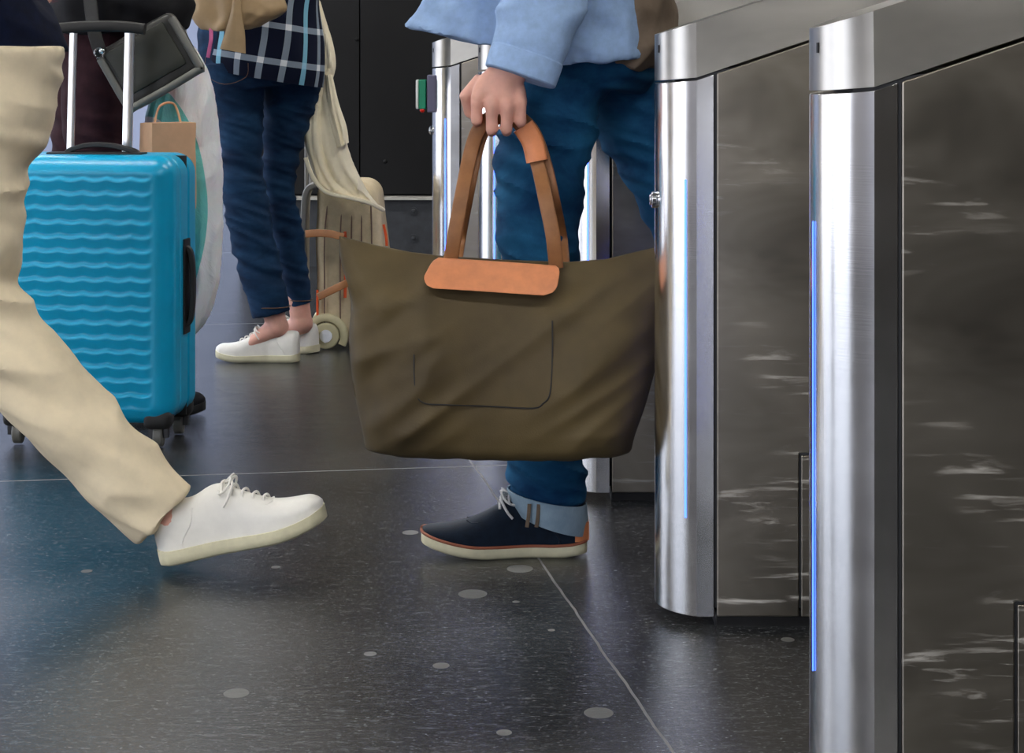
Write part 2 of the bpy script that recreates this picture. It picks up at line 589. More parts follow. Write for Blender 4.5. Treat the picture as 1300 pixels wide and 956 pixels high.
def gate(name_label, loc):
    r_ = thing('ticket_gate', name_label, 'ticket gate', loc, 'steel ticket gates in a row')
    L_ = Vector(loc)

    def sect(stations, zb, zt, tw=1.0, y0=0.0):
        rr = []
        for x, w_ in stations:
            rr.append([L_ + Vector(v) for v in ((x, GH - w_ + y0, zb(x)), (x, GH - w_ * tw + y0, zt(x)),
                                                 (x, GH + w_ * tw - y0, zt(x)), (x, GH + w_ - y0, zb(x)))])
        b_ = bmesh.new(); rings(b_, rr); return b_
    ns = nose_stations()
    # front column with the rounded nose
    obj('end_column', sect(ns + [(.0265, GH)], lambda x: .0175, lambda x: seam_z(x) - .0045), 'nose', r_, angle=25, bevel=.0018)
    # dark inner body, seen in the gaps
    obj('inner_body', sect([(-.02, GH - .03), (.02, GH - .006), (1.48, GH - .006)], lambda x: .03, lambda x: seam_z(x) + .004), 'slot', r_)
    # side panels, with the notch for the hatch
    for sgn in (0, 1):
        y_ = 0.0 if sgn == 0 else GW - .005
        hx0, hx1, hz = .1635, .62, .273
        outl = [(.0315, .0175), (hx0 - .0035, .0175), (hx0 - .0035, hz), (hx1 + .0035, hz), (hx1 + .0035, .0175), (1.5, .0175),
                (1.5, seam_z(1.5) - .0045), (.50, seam_z(.5) - .0045), (.0315, seam_z(.0315) - .0045)]
        bm = bmesh.new()
        fa = bm.faces.new([bm.verts.new(L_ + Vector((x, y_, z_))) for x, z_ in outl])
        ex = bmesh.ops.extrude_face_region(bm, geom=[fa])
        for v in ex['geom']:
            if isinstance(v, bmesh.types.BMVert): v.co.y += .005
        obj('side_panel', bm, 'panel', r_, smooth=False, bevel=.0020)
        bm = bmesh.new(); box(bm, L_ + Vector(((hx0 + hx1) / 2, y_ + .0027, (hz + .0175) / 2 - .002)), (hx1 - hx0, .0055, hz - .0175 - .004))
        obj('access_hatch', bm, 'panel', r_, smooth=False, bevel=.0012)
    obj('top_cap', sect(ns + [(.02, GH), (.25, GH), (.499, GH), (.52, GH), (1.5, GH)], seam_z, top_z, .93), 'cap', r_, angle=20, bevel=.0015)
    bm = bmesh.new(); box(bm, L_ + Vector((.76, GH, .0105)), (1.46, GW - .02, .029)); obj('plinth', bm, 'plinth', r_, bevel=.002)
    # blue strip set in the nose
    a = math.acos((GCX + .0165) / GR)
    cpt = L_ + Vector((GCX - GR * math.cos(a), GH - GR * math.sin(a), 0))
    bm = bmesh.new()
    rot = Matrix.Rotation(a, 3, 'Z')
    box(bm, cpt + Vector((0, 0, .435)), (.0016, .0030, .53), rot)
    obj('light_strip', bm, 'blue_led', r_, smooth=False)
    a2 = -a
    cpt = L_ + Vector((GCX - GR * math.cos(a), GH + GR * math.sin(a), 0))
    bm = bmesh.new(); box(bm, cpt + Vector((0, 0, .435)), (.0016, .0030, .53), Matrix.Rotation(-a, 3, 'Z'))
    obj('light_strip', bm, 'blue_led', r_, smooth=False)
    bm = bmesh.new(); c_ = L_ + Vector((-SAG - .002, GH - .012, .663))
    cyl(bm, c_, .0135, .008, 'X', 28, ); cyl(bm, c_ - Vector((.004, 0, 0)), .009, .006, 'X', 24)
    lk = obj('lock', bm, 'lock', r_, bevel=.001)
    bm = bmesh.new(); box(bm, c_ - Vector((.0075, 0, 0)), (.001, .002, .009)); obj('keyhole', bm, 'slot', lk)
    bm = bmesh.new(); box(bm, L_ + Vector((GCX - GR * math.cos(.28) - .0002, GH - GR * math.sin(.28), .905)), (.0016, .004, .012), Matrix.Rotation(.28, 3, 'Z'))
    obj('label_smudge', bm, 'slot', r_)  # dark smudge of a label on the cap nose
    return r_


def copy_tree(o, parent=None):
    c_ = o.copy(); C.objects.link(c_)
    if parent is not None: c_.parent = parent
    for ch in list(o.children): copy_tree(ch, c_)
    return c_


def gx(px, Y): return (px - CX) / F * Y


g2 = gate('brushed steel ticket gate second from the right, cutting off the olive tote bag', (gx(884.5, 3.2), 3.2, 0))
gates = [('nearest brushed steel ticket gate at the right edge of the picture', gx(1110, 2.336), 2.336),
         ('steel ticket gate partly hidden behind the walking man and the tote, third from the right', gx(757, 4.10), 4.10),
         ('steel ticket gate seen between the tote handles behind the man', gx(636, 5.1), 5.1),
         ('farthest steel ticket gate, left of the hand, with a green ticket reader', gx(572, 6.1), 6.1)]
g5 = None
for lb, x_, y_ in gates:
    c_ = copy_tree(g2); c_.location = (x_, y_, 0); c_['label'] = lb; ORG[c_] = Vector((x_, y_, 0)); g5 = c_
g1 = [o for o in C.objects if o.get('label', '').startswith('nearest brushed')][0]
for ch in list(g1.children):
    if ch.name.startswith('lock'):
        for k_ in list(ch.children): bpy.data.objects.remove(k_)
        bpy.data.objects.remove(ch)
strips = [ch for ch in g1.children if ch.name.startswith('light_strip')]
bpy.data.objects.remove(strips[0])
strips[1].data = strips[1].data.copy()
vv = strips[1].data.vertices; mx = sum((v.co for v in vv), Vector()) / len(vv)
for v in vv: v.co.y = mx.y + (v.co.y - mx.y) * .45; v.co.x = mx.x + (v.co.x - mx.x) * .45
strips[1].location = (-SAG + .0165 + .0004, GH - .02 - (GH + GR * math.sin(math.acos((GCX + .0165) / GR))), 0)
# reader on the farthest gate
YR = 6.2
bm = bmesh.new(); a = P(543, 95, YR); b = P(558, 142, YR)
box(bm, ((a.x + b.x) / 2, YR, (a.z + b.z) / 2), (b.x - a.x, .09, a.z - b.z)); rd = obj('reader_housing', bm, 'violet_grey', g5, bevel=.003)
bm = bmesh.new(); a = P(532, 101, YR); b = P(541.5, 138, YR)
box(bm, ((a.x + b.x) / 2, YR, (a.z + b.z) / 2), (b.x - a.x, .075, a.z - b.z)); obj('reader_face', bm, 'green_face', rd, bevel=.003)
bm = bmesh.new(); a = P(528.5, 101, YR); b = P(532, 138, YR)
box(bm, ((a.x + b.x) / 2, YR, (a.z + b.z) / 2), (b.x - a.x, .07, a.z - b.z)); obj('reader_cover', bm, 'white_plastic', rd, bevel=.003)
bm = bmesh.new(); ball(bm, P(536, 140, YR - .03), .0075); obj('red_light', bm, 'red_lens', rd)


# ------------------------------------------------------------------ shoes
def shoe(parent, ankle_xy, z0, heading, length, pitch=0, kind='white', zoff=0, side=1, mats=('white_leather', 'cream_sole')):
    "shoe whose heel back is at local x=0, toe +x; heading = angle of the toe direction in plan"
    Lh = length
    HW = [0, .62, .80, .84, .80, .78, .84, .96, 1.0, .97, .84, .55, 0]
    TT = [0, .02, .07, .14, .25, .38, .5, .62, .72, .82, .92, .98, 1.0]
    wmax = .046 * Lh / .28

    def hw(t_):
        for i in range(len(TT) - 1):
            if t_ <= TT[i + 1]:
                f = (t_ - TT[i]) / (TT[i + 1] - TT[i]); f = f * f * (3 - 2 * f) if 0 < i < len(TT) - 2 else math.sqrt(max(f, 0)) if i == 0 else math.sqrt(max(1 - (1 - f) * 1, 0)) if False else (f if i else f)
                return wmax * (HW[i] + (HW[i + 1] - HW[i]) * f)
        return 0
    k_ = Lh / .28
    spring = lambda t_: .016 * k_ * max(0, (t_ - .68) / .32) ** 2 + .004 * k_ * max(0, (.08 - t_) / .08)
    sole_h = (lambda t_: (.024 - .003 * t_) * k_)
    nv = kind == 'navy'
    if nv:
        spring = lambda t_: .022 * k_ * max(0, (t_ - .55) / .45) ** 2 + .006 * k_ * max(0, (.15 - t_) / .15)
        sole_h = lambda t_: .019 * k_
    prof = catmull([(0, .055), (.02, .072), (.10, .080), (.25, .076), (.36, .084), (.44, .082), (.56, .062), (.70, .041), (.82, .027), (.92, .016), (.98, .008), (1.0, .002)] if nv else [(0, .055), (.02, .072), (.10, .080), (.25, .074), (.38, .086), (.46, .084), (.56, .066), (.70, .046), (.82, .036), (.92, .028), (.98, .014), (1.0, .002)], 4)

    def top(t_):
        for a_, b_ in zip(prof, prof[1:]):
            if t_ <= b_[0] + 1e-9:
                f = (t_ - a_[0]) / max(b_[0] - a_[0], 1e-9)
                return (a_[1] + (b_[1] - a_[1]) * f) * k_
        return .002
    R_ = Matrix.Translation((ankle_xy[0], ankle_xy[1], z0)) @ Matrix.Rotation(heading, 4, 'Z') @ Matrix.Rotation(pitch, 4, 'Y')
    ts = [.5 - .5 * math.cos(PI * (.02 + .96 * i / 34)) for i in range(35)]
    ts = [0.004] + ts[1:-1] + [.996]
    asym = lambda t_: side * .010 * k_ * math.sin(PI * min(1, max(0, (t_ - .35) / .65))) * (1 if t_ > .35 else 0)
    bm = bmesh.new(); rr = []
    for t_ in ts:
        w_ = max(hw(t_), .004); zb = spring(t_); zt = zb + sole_h(t_); c_ = asym(t_); x = t_ * Lh
        rr.append([R_ @ Vector(v) for v in ((x, c_ - w_, zb + .004), (x, c_ - w_ * 1.03, zb + (zt - zb) * .55), (x, c_ - w_ * 1.0, zt), (x, c_ + w_ * 1.0, zt),
                                            (x, c_ + w_ * 1.03, zb + (zt - zb) * .55), (x, c_ + w_, zb + .004), (x, c_ + w_ * .9, zb), (x, c_ - w_ * .9, zb))])
    rings(bm, rr)
    nm = 'shoe'
    # upper
    bu = bmesh.new(); rr = []
    for t_ in [.012 + .976 * i for i in [j / 44 for j in range(45)]]:
        w_ = max(hw(t_) - .004 * k_, .003); zb = spring(t_) + sole_h(t_) - .002; h_ = max(top(t_), .003); c_ = asym(t_); x = t_ * Lh
        ring = []
        for j in range(19):
            an = PI * j / 18
            ca, sa = math.cos(an), math.sin(an)
            e1 = .62 + .25 * (1 - min(1, t_ * 1.4)) * 0
            nar = 1 - .28 * (sa ** 2) * (1 if t_ < .5 else .4)
            ring.append(R_ @ Vector((x, c_ - w_ * nar * math.copysign(abs(ca) ** .75, ca), zb + h_ * (sa ** e1))))
        rr.append(ring)
    rings(bu, rr)
    up = obj(nm, bu, mats[0], parent, angle=60)
    part_label(up, {'white': 'white leather sneaker', 'navy': 'navy suede shoe with white sole', 'black': 'black shoe'}[kind])
    obj('sole', bm, mats[1], up, angle=50)
    if kind == 'navy':
        bw = bmesh.new()
        for sd in (-1, 1):
            tube(bw, [R_ @ Vector((t_ * Lh, asym(t_) + sd * (hw(t_) * 1.0), spring(t_) + sole_h(t_) + .001)) for t_ in (.01, .04, .1, .2, .35, .5, .65, .75, .85, .93, .98, .995)], .0026 * k_, 8, 4, Vector((0, 0, 1)))
        obj('welt', bw, 'brown_welt', up)
        bh = bmesh.new()
        rr = []
        for i in range(7):
            t_ = .0 + .085 * i / 6
            w_ = (hw(max(t_, .012)) - .004 * k_) + .0016
            rr.append([R_ @ Vector((t_ * Lh - .002, -w_ * .97, .026 * k_)), R_ @ Vector((t_ * Lh - .002, -w_ * .95, (.026 + .030) * k_)),
                       R_ @ Vector((t_ * Lh - .002, w_ * .95, (.026 + .030) * k_)), R_ @ Vector((t_ * Lh - .002, w_ * .97, .026 * k_))])
        rings(bh, rr)
        obj('heel_tab', bh, 'tan_leather', up, angle=30)
    bl = bmesh.new()
    for i in range(5 if kind == 'white' else 2):
        t_ = .45 + .055 * i
        z_ = spring(t_) + sole_h(t_) + top(t_) * (1.0) + .001
        w_ = .018 * k_
        tube(bl, [R_ @ Vector((t_ * Lh, asym(t_) - w_ * 1.15, z_ - .013)), R_ @ Vector((t_ * Lh, asym(t_) - w_ * .6, z_ - .002)), R_ @ Vector(((t_ + .01) * Lh, asym(t_), z_ + .001)),
                  R_ @ Vector(((t_ + .02) * Lh, asym(t_) + w_ * .6, z_ - .002)), R_ @ Vector(((t_ + .02) * Lh, asym(t_) + w_ * 1.15, z_ - .013))], .0022 * k_, 8, 4, Vector((0, 0, 1)))
    for sd in (-1, 1):
        be = bmesh.new()
        tube(be, [R_ @ Vector((x_ * Lh, asym(x_) + sd * (hw(x_) - .004 * k_) * y_, spring(x_) + sole_h(x_) + top(x_) * q_)) for x_, y_, q_ in
                  ((.43, .50, .90), (.50, .62, .80), (.60, .66, .78), (.68, .60, .82), (.72, .30, .97))], .0014 * k_, 6, 4, Vector((0, 0, 1)))
        obj('seam', be, mats[0], up); be = bmesh.new()
        tube(be, [R_ @ Vector((x_ * Lh, sd * (hw(x_) - .004 * k_) * y_, spring(x_) + sole_h(x_) + top(x_) * q_)) for x_, y_, q_ in
                  ((.26, .66, .78), (.24, .92, .5), (.18, 1.0, .2), (.17, 1.0, .05))], .0014 * k_, 6, 4, Vector((0, 0, 1)))
        obj('seam', be, mats[0], up)
    t_ = .47; z_ = spring(t_) + sole_h(t_) + top(t_)
    for sd in (-1, 1):   # bow loop and loose end
        tube(bl, [R_ @ (Vector((t_ * Lh, 0, z_)) + Vector(q) * k_) for q in ((0, 0, .002), (.012, sd * .018, .008), (.004, sd * .034, -.004), (-.010, sd * .030, -.010), (-.004, sd * .010, .000))], .0020 * k_, 8, 5, Vector((0, 0, 1)))
        tube(bl, [R_ @ (Vector((t_ * Lh, 0, z_)) + Vector(q) * k_) for q in ((0, 0, .002), (.014, sd * .024, .002), (.004, sd * .040, -.018), (-.006, sd * .043, -.030))], .0022 * k_, 8, 5, Vector((0, 0, 1)))
    obj('laces', bl, 'lace' if kind != 'white' else 'white_leather', up)
    return up


def head(bm, c, fx, fy):
    "head with face turned towards plan direction (fx, fy)"
    a_ = math.atan2(fy, fx); R3 = Matrix.Rotation(a_, 3, 'Z')
    ball(bm, c, .1, (.92, .76, 1.15), R3)
    ball(bm, c + R3 @ Vector((.022, 0, -.055)), .075, (.92, .78, .9), R3)
    ball(bm, c + R3 @ Vector((.098, 0, -.02)), .016, (1.1, .9, 1.7), R3)
    ball(bm, c + R3 @ Vector((.088, 0, -.068)), .014, (.7, 1.8, .6), R3)
    for s_ in (-1, 1):
        ball(bm, c + R3 @ Vector((0, s_ * .078, -.01)), .026, (.7, .35, 1.2), R3)
        ball(bm, c + R3 @ Vector((.086, s_ * .034, .022)), .016, (.6, 1.4, .45), R3)


def hair(parent, c, fx, fy, mat, long=False):
    bm = bmesh.new(); a_ = math.atan2(fy, fx); R3 = Matrix.Rotation(a_, 3, 'Z')
    ball(bm, c + R3 @ Vector((-.018, 0, .025)), .103, (.98, .86, 1.08), R3)
    if long: ball(bm, c + R3 @ Vector((-.055, 0, -.06)), .09, (.6, .95, 1.5), R3)
    me = fuse(bm, .008, 3); displace(me, lambda p: .004 * noise.noise(p * 40))
    finish('hair', me, mat, parent)


def fist(bm, wrist, kn, curl, fl, thumb, rf=.0095):
    "palm from wrist to knuckles, four fingers with two bends, a thumb; all points are world vectors"
    kc = sum(kn, Vector()) / 4
    for i, k_ in enumerate(kn):
        w0 = wrist + (k_ - kc) * .55
        limb(bm, [(w0, .013, .015), ((w0 + k_) / 2, .0155, .0145), (k_, .012, .0125)], sub=5, seg=14)
        a_, b_, c_ = curl[i]
        s_ = fl[i]
        tip = []
        p0 = k_; p1 = p0 + Vector(a_) * s_; p2 = p1 + Vector(b_) * s_ * .75; p3 = p2 + Vector(c_) * s_ * .55
        limb(bm, [(p0, rf * 1.1, rf * 1.1), (p0.lerp(p1, .5), rf * .98, rf * .98), (p1, rf * 1.06, rf * 1.06)], sub=4, seg=12)
        limb(bm, [(p1, rf * 1.03, rf * 1.03), (p2, rf * .92, rf * .92)], ref=Vector((1, 0, 0)), sub=4, seg=12)
        ball(bm, p1, rf * 1.05); ball(bm, p2, rf * .93)
        limb(bm, [(p2, rf * .9, rf * .9), (p3, rf * .76, rf * .76)], ref=Vector((1, 0, 0)), sub=4, seg=12); ball(bm, p3, rf * .76)
    for (a_, b_), r_ in zip(zip(thumb, thumb[1:]), (.0135, .0115, .0105)):
        limb(bm, [(a_, r_, r_), (b_, r_ * .9, r_ * .9)], sub=4, seg=14); ball(bm, b_, r_ * .9)


def body(parent, J, fist_fn=None, voxel=.0045, lk=.85):
    bm = bmesh.new()
    up = Vector((0, 0, 1))
    pel, ch, nk, hd = J['pelvis'], J['chest'], J['neck'], J['head']
    rx = Vector((0, 1, 0)) if J.get('side', True) else Vector((1, 0, 0))
    fx, fy = J['face']
    R3 = Matrix.Rotation(math.atan2(fy, fx), 3, 'Z')
    ref = R3 @ Vector((0, 1, 0))            # shoulder line
    limb(bm, [(pel - up * .06, .06, .09), (pel, .09 * lk, .14 * lk), (pel.lerp(ch, .45), .085 * lk, .125 * lk), (ch, .10, .155 * lk), (ch.lerp(nk, .6), .09, .15), (nk - up * .03, .055, .07), (nk, .05, .055), (hd - up * .06, .05, .05)], ref=ref, sub=6)
    head(bm, hd, fx, fy)
    for s_ in 'nf':
        h_, k_, a_ = J['hip_' + s_], J['knee_' + s_], J['ank_' + s_]
        limb(bm, [(h_ + up * .03, .07 * lk, .07 * lk), (h_.lerp(k_, .3), .072 * lk, .072 * lk), (k_, .046 * lk, .046 * lk)], sub=5)
        limb(bm, [(k_ + (h_ - k_) * .06, .046 * lk, .046 * lk), (k_.lerp(a_, .3), .048 * lk, .048 * lk), (a_, .032, .030)], sub=5)
        t_ = J['toe_' + s_]
        limb(bm, [(a_, .032, .030), (a_.lerp(t_, .5), .022, .030), (t_, .012, .030)], ref=Vector((-(t_ - a_).y, (t_ - a_).x, 0)).normalized() if (t_ - a_).xy.length > .01 else Vector((0, 1, 0)), sub=4)
        ball(bm, a_, .034)
        sh, el, wr = J['sh_' + s_], J['el_' + s_], J['wr_' + s_]
        limb(bm, [(sh, .05, .05), (sh.lerp(el, .5), .043, .043), (el, .036, .036)], sub=5, ref=Vector((0, 1, 0)) if abs((el - sh).normalized().y) < .9 else Vector((1, 0, 0)))
        limb(bm, [(el, .036, .036), (el.lerp(wr, .4), .037, .037), (wr, .024, .028)], sub=5, ref=Vector((0, 1, 0)) if abs((wr - el).normalized().y) < .9 else Vector((1, 0, 0)))
        ball(bm, el, .037); ball(bm, sh, .052)
        if 'hand_' + s_ in J:
            J['hand_' + s_](bm, wr)
        else:     # relaxed hand hanging down
            d = (wr - el).normalized(); fwd = R3 @ Vector((1, 0, 0))
            fwd = (fwd - d * fwd.dot(d)).normalized(); lat = d.cross(fwd)
            kn = [wr + d * .088 + fwd * (.030 - .020 * i) for i in range(4)]
            cur = [((d * .95 + lat * .3), (d * .75 + lat * .65), (d * .5 + lat * .85)) for i in range(4)]
            fist(bm, wr, kn, cur, [.040, .045, .042, .033], [wr + d * .02 + fwd * .020, wr + d * .055 + fwd * .045, wr + d * .085 + fwd * .050, wr + d * .108 + fwd * .045])
    me = fuse(bm, voxel, 2, .4)
    return finish('body', me, 'skin', parent)


# ------------------------------------------------------------------ the walking man in jeans
YM = 3.68
def rel(v, r_): return v
man = thing('person', 'man in light blue shirt and turned-up blue jeans striding left with the tote', 'person', (gx(700, YM), YM, 0))
J = dict(pelvis=P(748, 30, 3.78), chest=P(735, -230, 3.78), neck=P(730, -385, 3.78), head=P(718, -500, 3.78), face=(-1, 0),
         hip_n=P(725, 70, 3.70), knee_n=P(688, 365, 3.66), ank_n=P(706, 645, YM), toe_n=P(600, 685, YM),
         hip_f=P(758, 70, 3.86), knee_f=P(893, 310, 3.86), ank_f=P(1010, 560, 3.86), toe_f=P(930, 640, 3.86),
         sh_n=P(738, -330, 3.60), el_n=P(715, -90, 3.53), wr_n=P(655, 84, 3.50),
         sh_f=P(738, -330, 3.97), el_f=P(760, -120, 4.0), wr_f=P(800, 20, 3.97))


YH = 3.50
def man_hand(bm, wr):
    kn = [P(605, 128, YH - .004), P(624, 137, YH - .010), P(643, 138, YH - .010), P(661, 132, YH - .004)]
    cur = []
    for i in range(4):
        cur.append((Vector((0, .25, -.97)), Vector((0.0, .98, -.2)), Vector((0, .15, .98))))
    fist(bm, P(636, 100, YH + .004), kn, cur, [.034, .038, .036, .030],
         [P(612, 100, YH + .012), P(592, 122, YH + .026), P(596, 142, YH + .040), P(612, 152, YH + .046)], .0100)
    limb(bm, [(wr, .026, .022), (P(638, 104, YH), .036, .019), (P(633, 122, YH - .002), .040, .017)], sub=5)


J['hand_n'] = man_hand
body(man, J, voxel=.0036, lk=.74)
hair(man, J['head'], -1, 0, 'hair_brown')
# jeans, one continuous garment
bm = bmesh.new()
limb(bm, [(P(748, -15, 3.78), .12, .165), (P(748, 30, 3.78), .135, .18), (P(748, 80, 3.78), .13, .175), (P(746, 110, 3.78), .10, .15)], sub=5)
limb(bm, [(P(728, 60, 3.70), .098, .095), (P(692, 170, 3.69), .086, .090), (P(683, 270, 3.67), .077, .082), (P(686, 370, 3.66), .070, .075), (P(692, 470, 3.67), .070, .074),
          (P(695, 560, 3.68), .068, .070), (P(694, 600, 3.68), .072, .070), (P(697, 640, 3.68), .066, .064)], sub=8)
limb(bm, [(P(765, 60, 3.86), .10, .095), (P(830, 175, 3.86), .088, .090), (P(882, 290, 3.86), .078, .078), (P(905, 340, 3.86), .072, .075), (P(955, 455, 3.86), .068, .070), (P(1000, 545, 3.86), .062, .064)], sub=8)
me = fuse(bm, .006, 5)
displace(me, wrinkle(.010, 5, 24, 3, [(.76, .12), (.20, .09), (.49, .12)]))
jn = finish('jeans', me, 'teal_denim', man)
# turned up cuff: slanted ring, double layer
def cuff(parent, top, bot, axis_top, name='cuff', tilt=.0):
    bm = bmesh.new(); rr = []
    N = 40
    prof = [(0, 0), (.0, .003), (.5, .006), (1.0, .003), (1.0, -.002), (.5, -.001)]
    for k in range(N):
        th = 2 * PI * k / N
        ct, st = math.cos(th), math.sin(th)
        ring = []
        for s_, off in prof:
            c_ = top[0].lerp(bot[0], s_); a_ = top[1] + (bot[1] - top[1]) * s_ + off; b_ = top[2] + (bot[2] - top[2]) * s_ + off
            zt = (top[3] + (bot[3] - top[3]) * s_) * ct
            ring.append(c_ + Vector((a_ * ct, b_ * st, zt)))
        rr.append(ring)
    vs = [[bm.verts.new(p) for p in r] for r in rr]
    for i in range(N):
        for j in range(6):
            bm.faces.new((vs[i][j], vs[(i + 1) % N][j], vs[(i + 1) % N][(j + 1) % 6], vs[i][(j + 1) % 6]))
    return bm


cf = obj('cuff', cuff(man, (P(694, 629, YM), .069, .066, -.014), (P(700, 664, YM), .060, .060, -.020), 0), 'cuff', jn, angle=60)
part_label(cf, 'light blue turned-up cuff')
for px in (671, 683):
    bm = bmesh.new()
    strip(bm, [P(px + 1, 640, YM - .066), P(px, 655, YM - .066), P(px - 2, 669, YM - .0625)], .0034, .0018)
    obj('cuff_stitching', bm, 'taupe_wool', cf)

bm = cuff(man, (P(1000, 545, 3.86), .068, .066, .0), (P(1010, 565, 3.86), .064, .062, .0), 0)
part_label(obj('cuff', bm, 'cuff', jn, angle=60), 'light blue turned-up cuff')
heel = P(746, 700, YM)
shoe(man, (heel.x, YM), 0.0, PI, .300, 0, 'navy', side=1, mats=('navy_suede', 'cream_sole'))
a = P(1050, 560, 3.86)
shoe(man, (a.x, 3.86), a.z + .005, PI, .300, math.radians(38), 'navy', side=-1, mats=('navy_suede', 'cream_sole'))
# shirt with its open front swinging forward, sleeve and cuff
bm = bmesh.new()
limb(bm, [(P(748, 78, 3.76), .130, .19), (P(742, 20, 3.76), .150, .195), (P(738, -80, 3.77), .125, .18), (P(735, -230, 3.78), .14, .20), (P(733, -330, 3.78), .10, .20), (P(731, -380, 3.78), .06, .07)], sub=6)
limb(bm, [(P(735, -335, 3.60), .062, .062), (P(728, -200, 3.56), .066, .060), (P(715, -90, 3.53), .072, .056), (P(694, -10, 3.515), .074, .052), (P(676, 45, 3.505), .070, .048), (P(664, 86, 3.50), .060, .044)], sub=7)
limb(bm, [(P(735, -335, 3.96), .062, .062), (P(748, -200, 3.99), .060, .060), (P(760, -120, 4.0), .056, .054), (P(795, 5, 3.97), .045, .042)], sub=7)
# open shirt front blown forward
drape(bm, [(610, -120), (560, -40), (528, 10), (514, 34)], [(700, -120), (700, -40), (705, 20), (700, 74)], 3.62, .040, 6, 48, .5, 6, 2)
me = fuse(bm, .006, 3)
displace(me, wrinkle(.007, 9, 16, 9))
stt = finish('shirt', me, 'blue_shirt', man)
bm = bmesh.new()
q0 = P(670, 68, 3.503); q1 = P(660, 98, 3.498)
limb(bm, [(q0, .064, .050), (q0.lerp(q1, .5), .064, .049), (q1, .063, .048)], sub=4, seg=32, rnd=2.3)
obj('shirt_cuff', bm, 'blue_shirt', stt, angle=40, bevel=.003)
# taupe jacket tied round the hips, hanging behind
bm = bmesh.new()
drape(bm, [(735, -30), (722, 20), (728, 60), (738, 78)], [(850, -30), (862, 20), (850, 70), (820, 92)], 3.78, .17, 6, 48, .25, 6, 5)
me = fuse(bm, .007, 3); displace(me, wrinkle(.008, 8, 14, 5))
part_label(finish('jacket', me, 'taupe_wool', man), 'taupe jacket hanging behind the hips')

# ------------------------------------------------------------------ the olive tote bag
YB = 3.50
tote = thing('tote_bag', 'large olive canvas tote bag with tan leather flap, carried by the man in jeans', 'bag', (gx(640, YB), YB, CH - (576 - HY) / F * YB))
topL = [(430, 299), (440, 302), (475, 311), (520, 320), (560, 325), (640, 330), (720, 333), (770, 329), (810, 319), (835, 314), (850, 312)]
NU, NV = 90, 60


def tote_pt(u_, v_, side):
    # top line and bottom line in pixels
    f = u_ * (len(topL) - 1); i = min(int(f), len(topL) - 2); g = f - i
    txp = [(topL[i][k] * (1 - g) + topL[i + 1][k] * g) for k in (0, 1)]
    # left / right edges
    le = catmull([(430, 299), (446, 380), (443, 450), (450, 520), (463, 566)], 8)
    re = catmull([(850, 312), (846, 390), (838, 450), (822, 520), (802, 572)], 8)

    def at(c, s_):
        f = s_ * (len(c) - 1); i = min(int(f), len(c) - 2); g = f - i
        return [(c[i][k] * (1 - g) + c[i + 1][k] * g) for k in (0, 1)]
    l_, r_ = at(le, v_), at(re, v_)
    xs = l_[0] * (1 - u_) + r_[0] * u_
    xt = txp[0]
    x = xt * (1 - min(1, v_ * 3)) + xs * min(1, v_ * 3)
    ybot = 566 * (1 - u_) + 570 * u_ + 8 * math.sin(PI * u_) ** .5
    y = txp[1] * (1 - v_) + ybot * v_
    p = P(x, y, YB)
    ed = 1 - abs(2 * u_ - 1) ** 5
    th = (.010 + .085 * math.sin(min(1, v_ * 1.05) * PI * .62) ** .9) * (max(ed, 0) ** .5)
    if v_ > .93: th *= math.sqrt(max(0, 1 - ((v_ - .93) / .07) ** 2)) * .35 + .65
    # creases: diagonals from the strap roots into the lower corners
    X = (x - 640) / 200; Z = (y - 450) / 120
    fold = 0
    fold += .017 * ridged(Vector((X * 1.6 + Z * 1.3, Z * .5 - X * .3, side * 2.0 + 3)))
    fold += .009 * ridged(Vector((X * 3.2 + Z * 2.8, Z * .8, side * 2.0 + 9)))
    fold += .010 * math.exp(-((X - .95 - Z * -.12) / .12) ** 2) - .008 * math.exp(-((X + .78 + Z * .25) / .10) ** 2)
    fl = min(1, (abs(X) / .55) ** 2 + .25) * (max(ed, 0) ** .5) * min(1, v_ * 4) * min(1, (1 - v_) * 6 + .2)
    p.y += side * (th * (1 if side < 0 else .55) + fold * fl)
    p.z += .004 * noise.noise(Vector((x * .03, side, 0))) * v_
    return p


bm = bmesh.new()
gf = [[bm.verts.new(tote_pt(i / NU, j / NV, -1)) for i in range(NU + 1)] for j in range(NV + 1)]
gb = [[bm.verts.new(tote_pt(i / NU, j / NV, 1)) for i in range(NU + 1)] for j in range(NV + 1)]
for j in range(NV):
    for i in range(NU):
        bm.faces.new((gf[j][i], gf[j][i + 1], gf[j + 1][i + 1], gf[j + 1][i]))
        bm.faces.new((gb[j][i], gb[j + 1][i], gb[j + 1][i + 1], gb[j][i + 1]))
    bm.faces.new((gf[j][0], gf[j + 1][0], gb[j + 1][0], gb[j][0]))
    bm.faces.new((gf[j][NU], gb[j][NU], gb[j + 1][NU], gf[j + 1][NU]))
for i in range(NU):
    bm.faces.new((gf[0][i], gb[0][i], gb[0][i + 1], gf[0][i + 1]))
    bm.faces.new((gf[NV][i], gf[NV][i + 1], gb[NV][i + 1], gb[NV][i]))
bmesh.ops.remove_doubles(bm, verts=bm.verts, dist=.0002)
tb = obj('canvas_body', bm, 'olive', tote, angle=80)


def on_tote(px, py, off=.002, side=-1):
    "a point on the front face of the tote"
    best = None
    j = 0
    v_ = max(0, min(1, (py - 328) / (574 - 328)))
    lo, hi = 0.0, 1.0
    for _ in range(22):
        mid = (lo + hi) / 2
        q = tote_pt(mid, v_, side)
        xx = q.x / YB * F + CX
        if xx < px: lo = mid
        else: hi = mid
    q = tote_pt((lo + hi) / 2, v_, side)
    s_ = 1  # keep height exact
    z = CH - (py - HY) / F * YB
    return Vector((q.x, q.y + side * off, z))


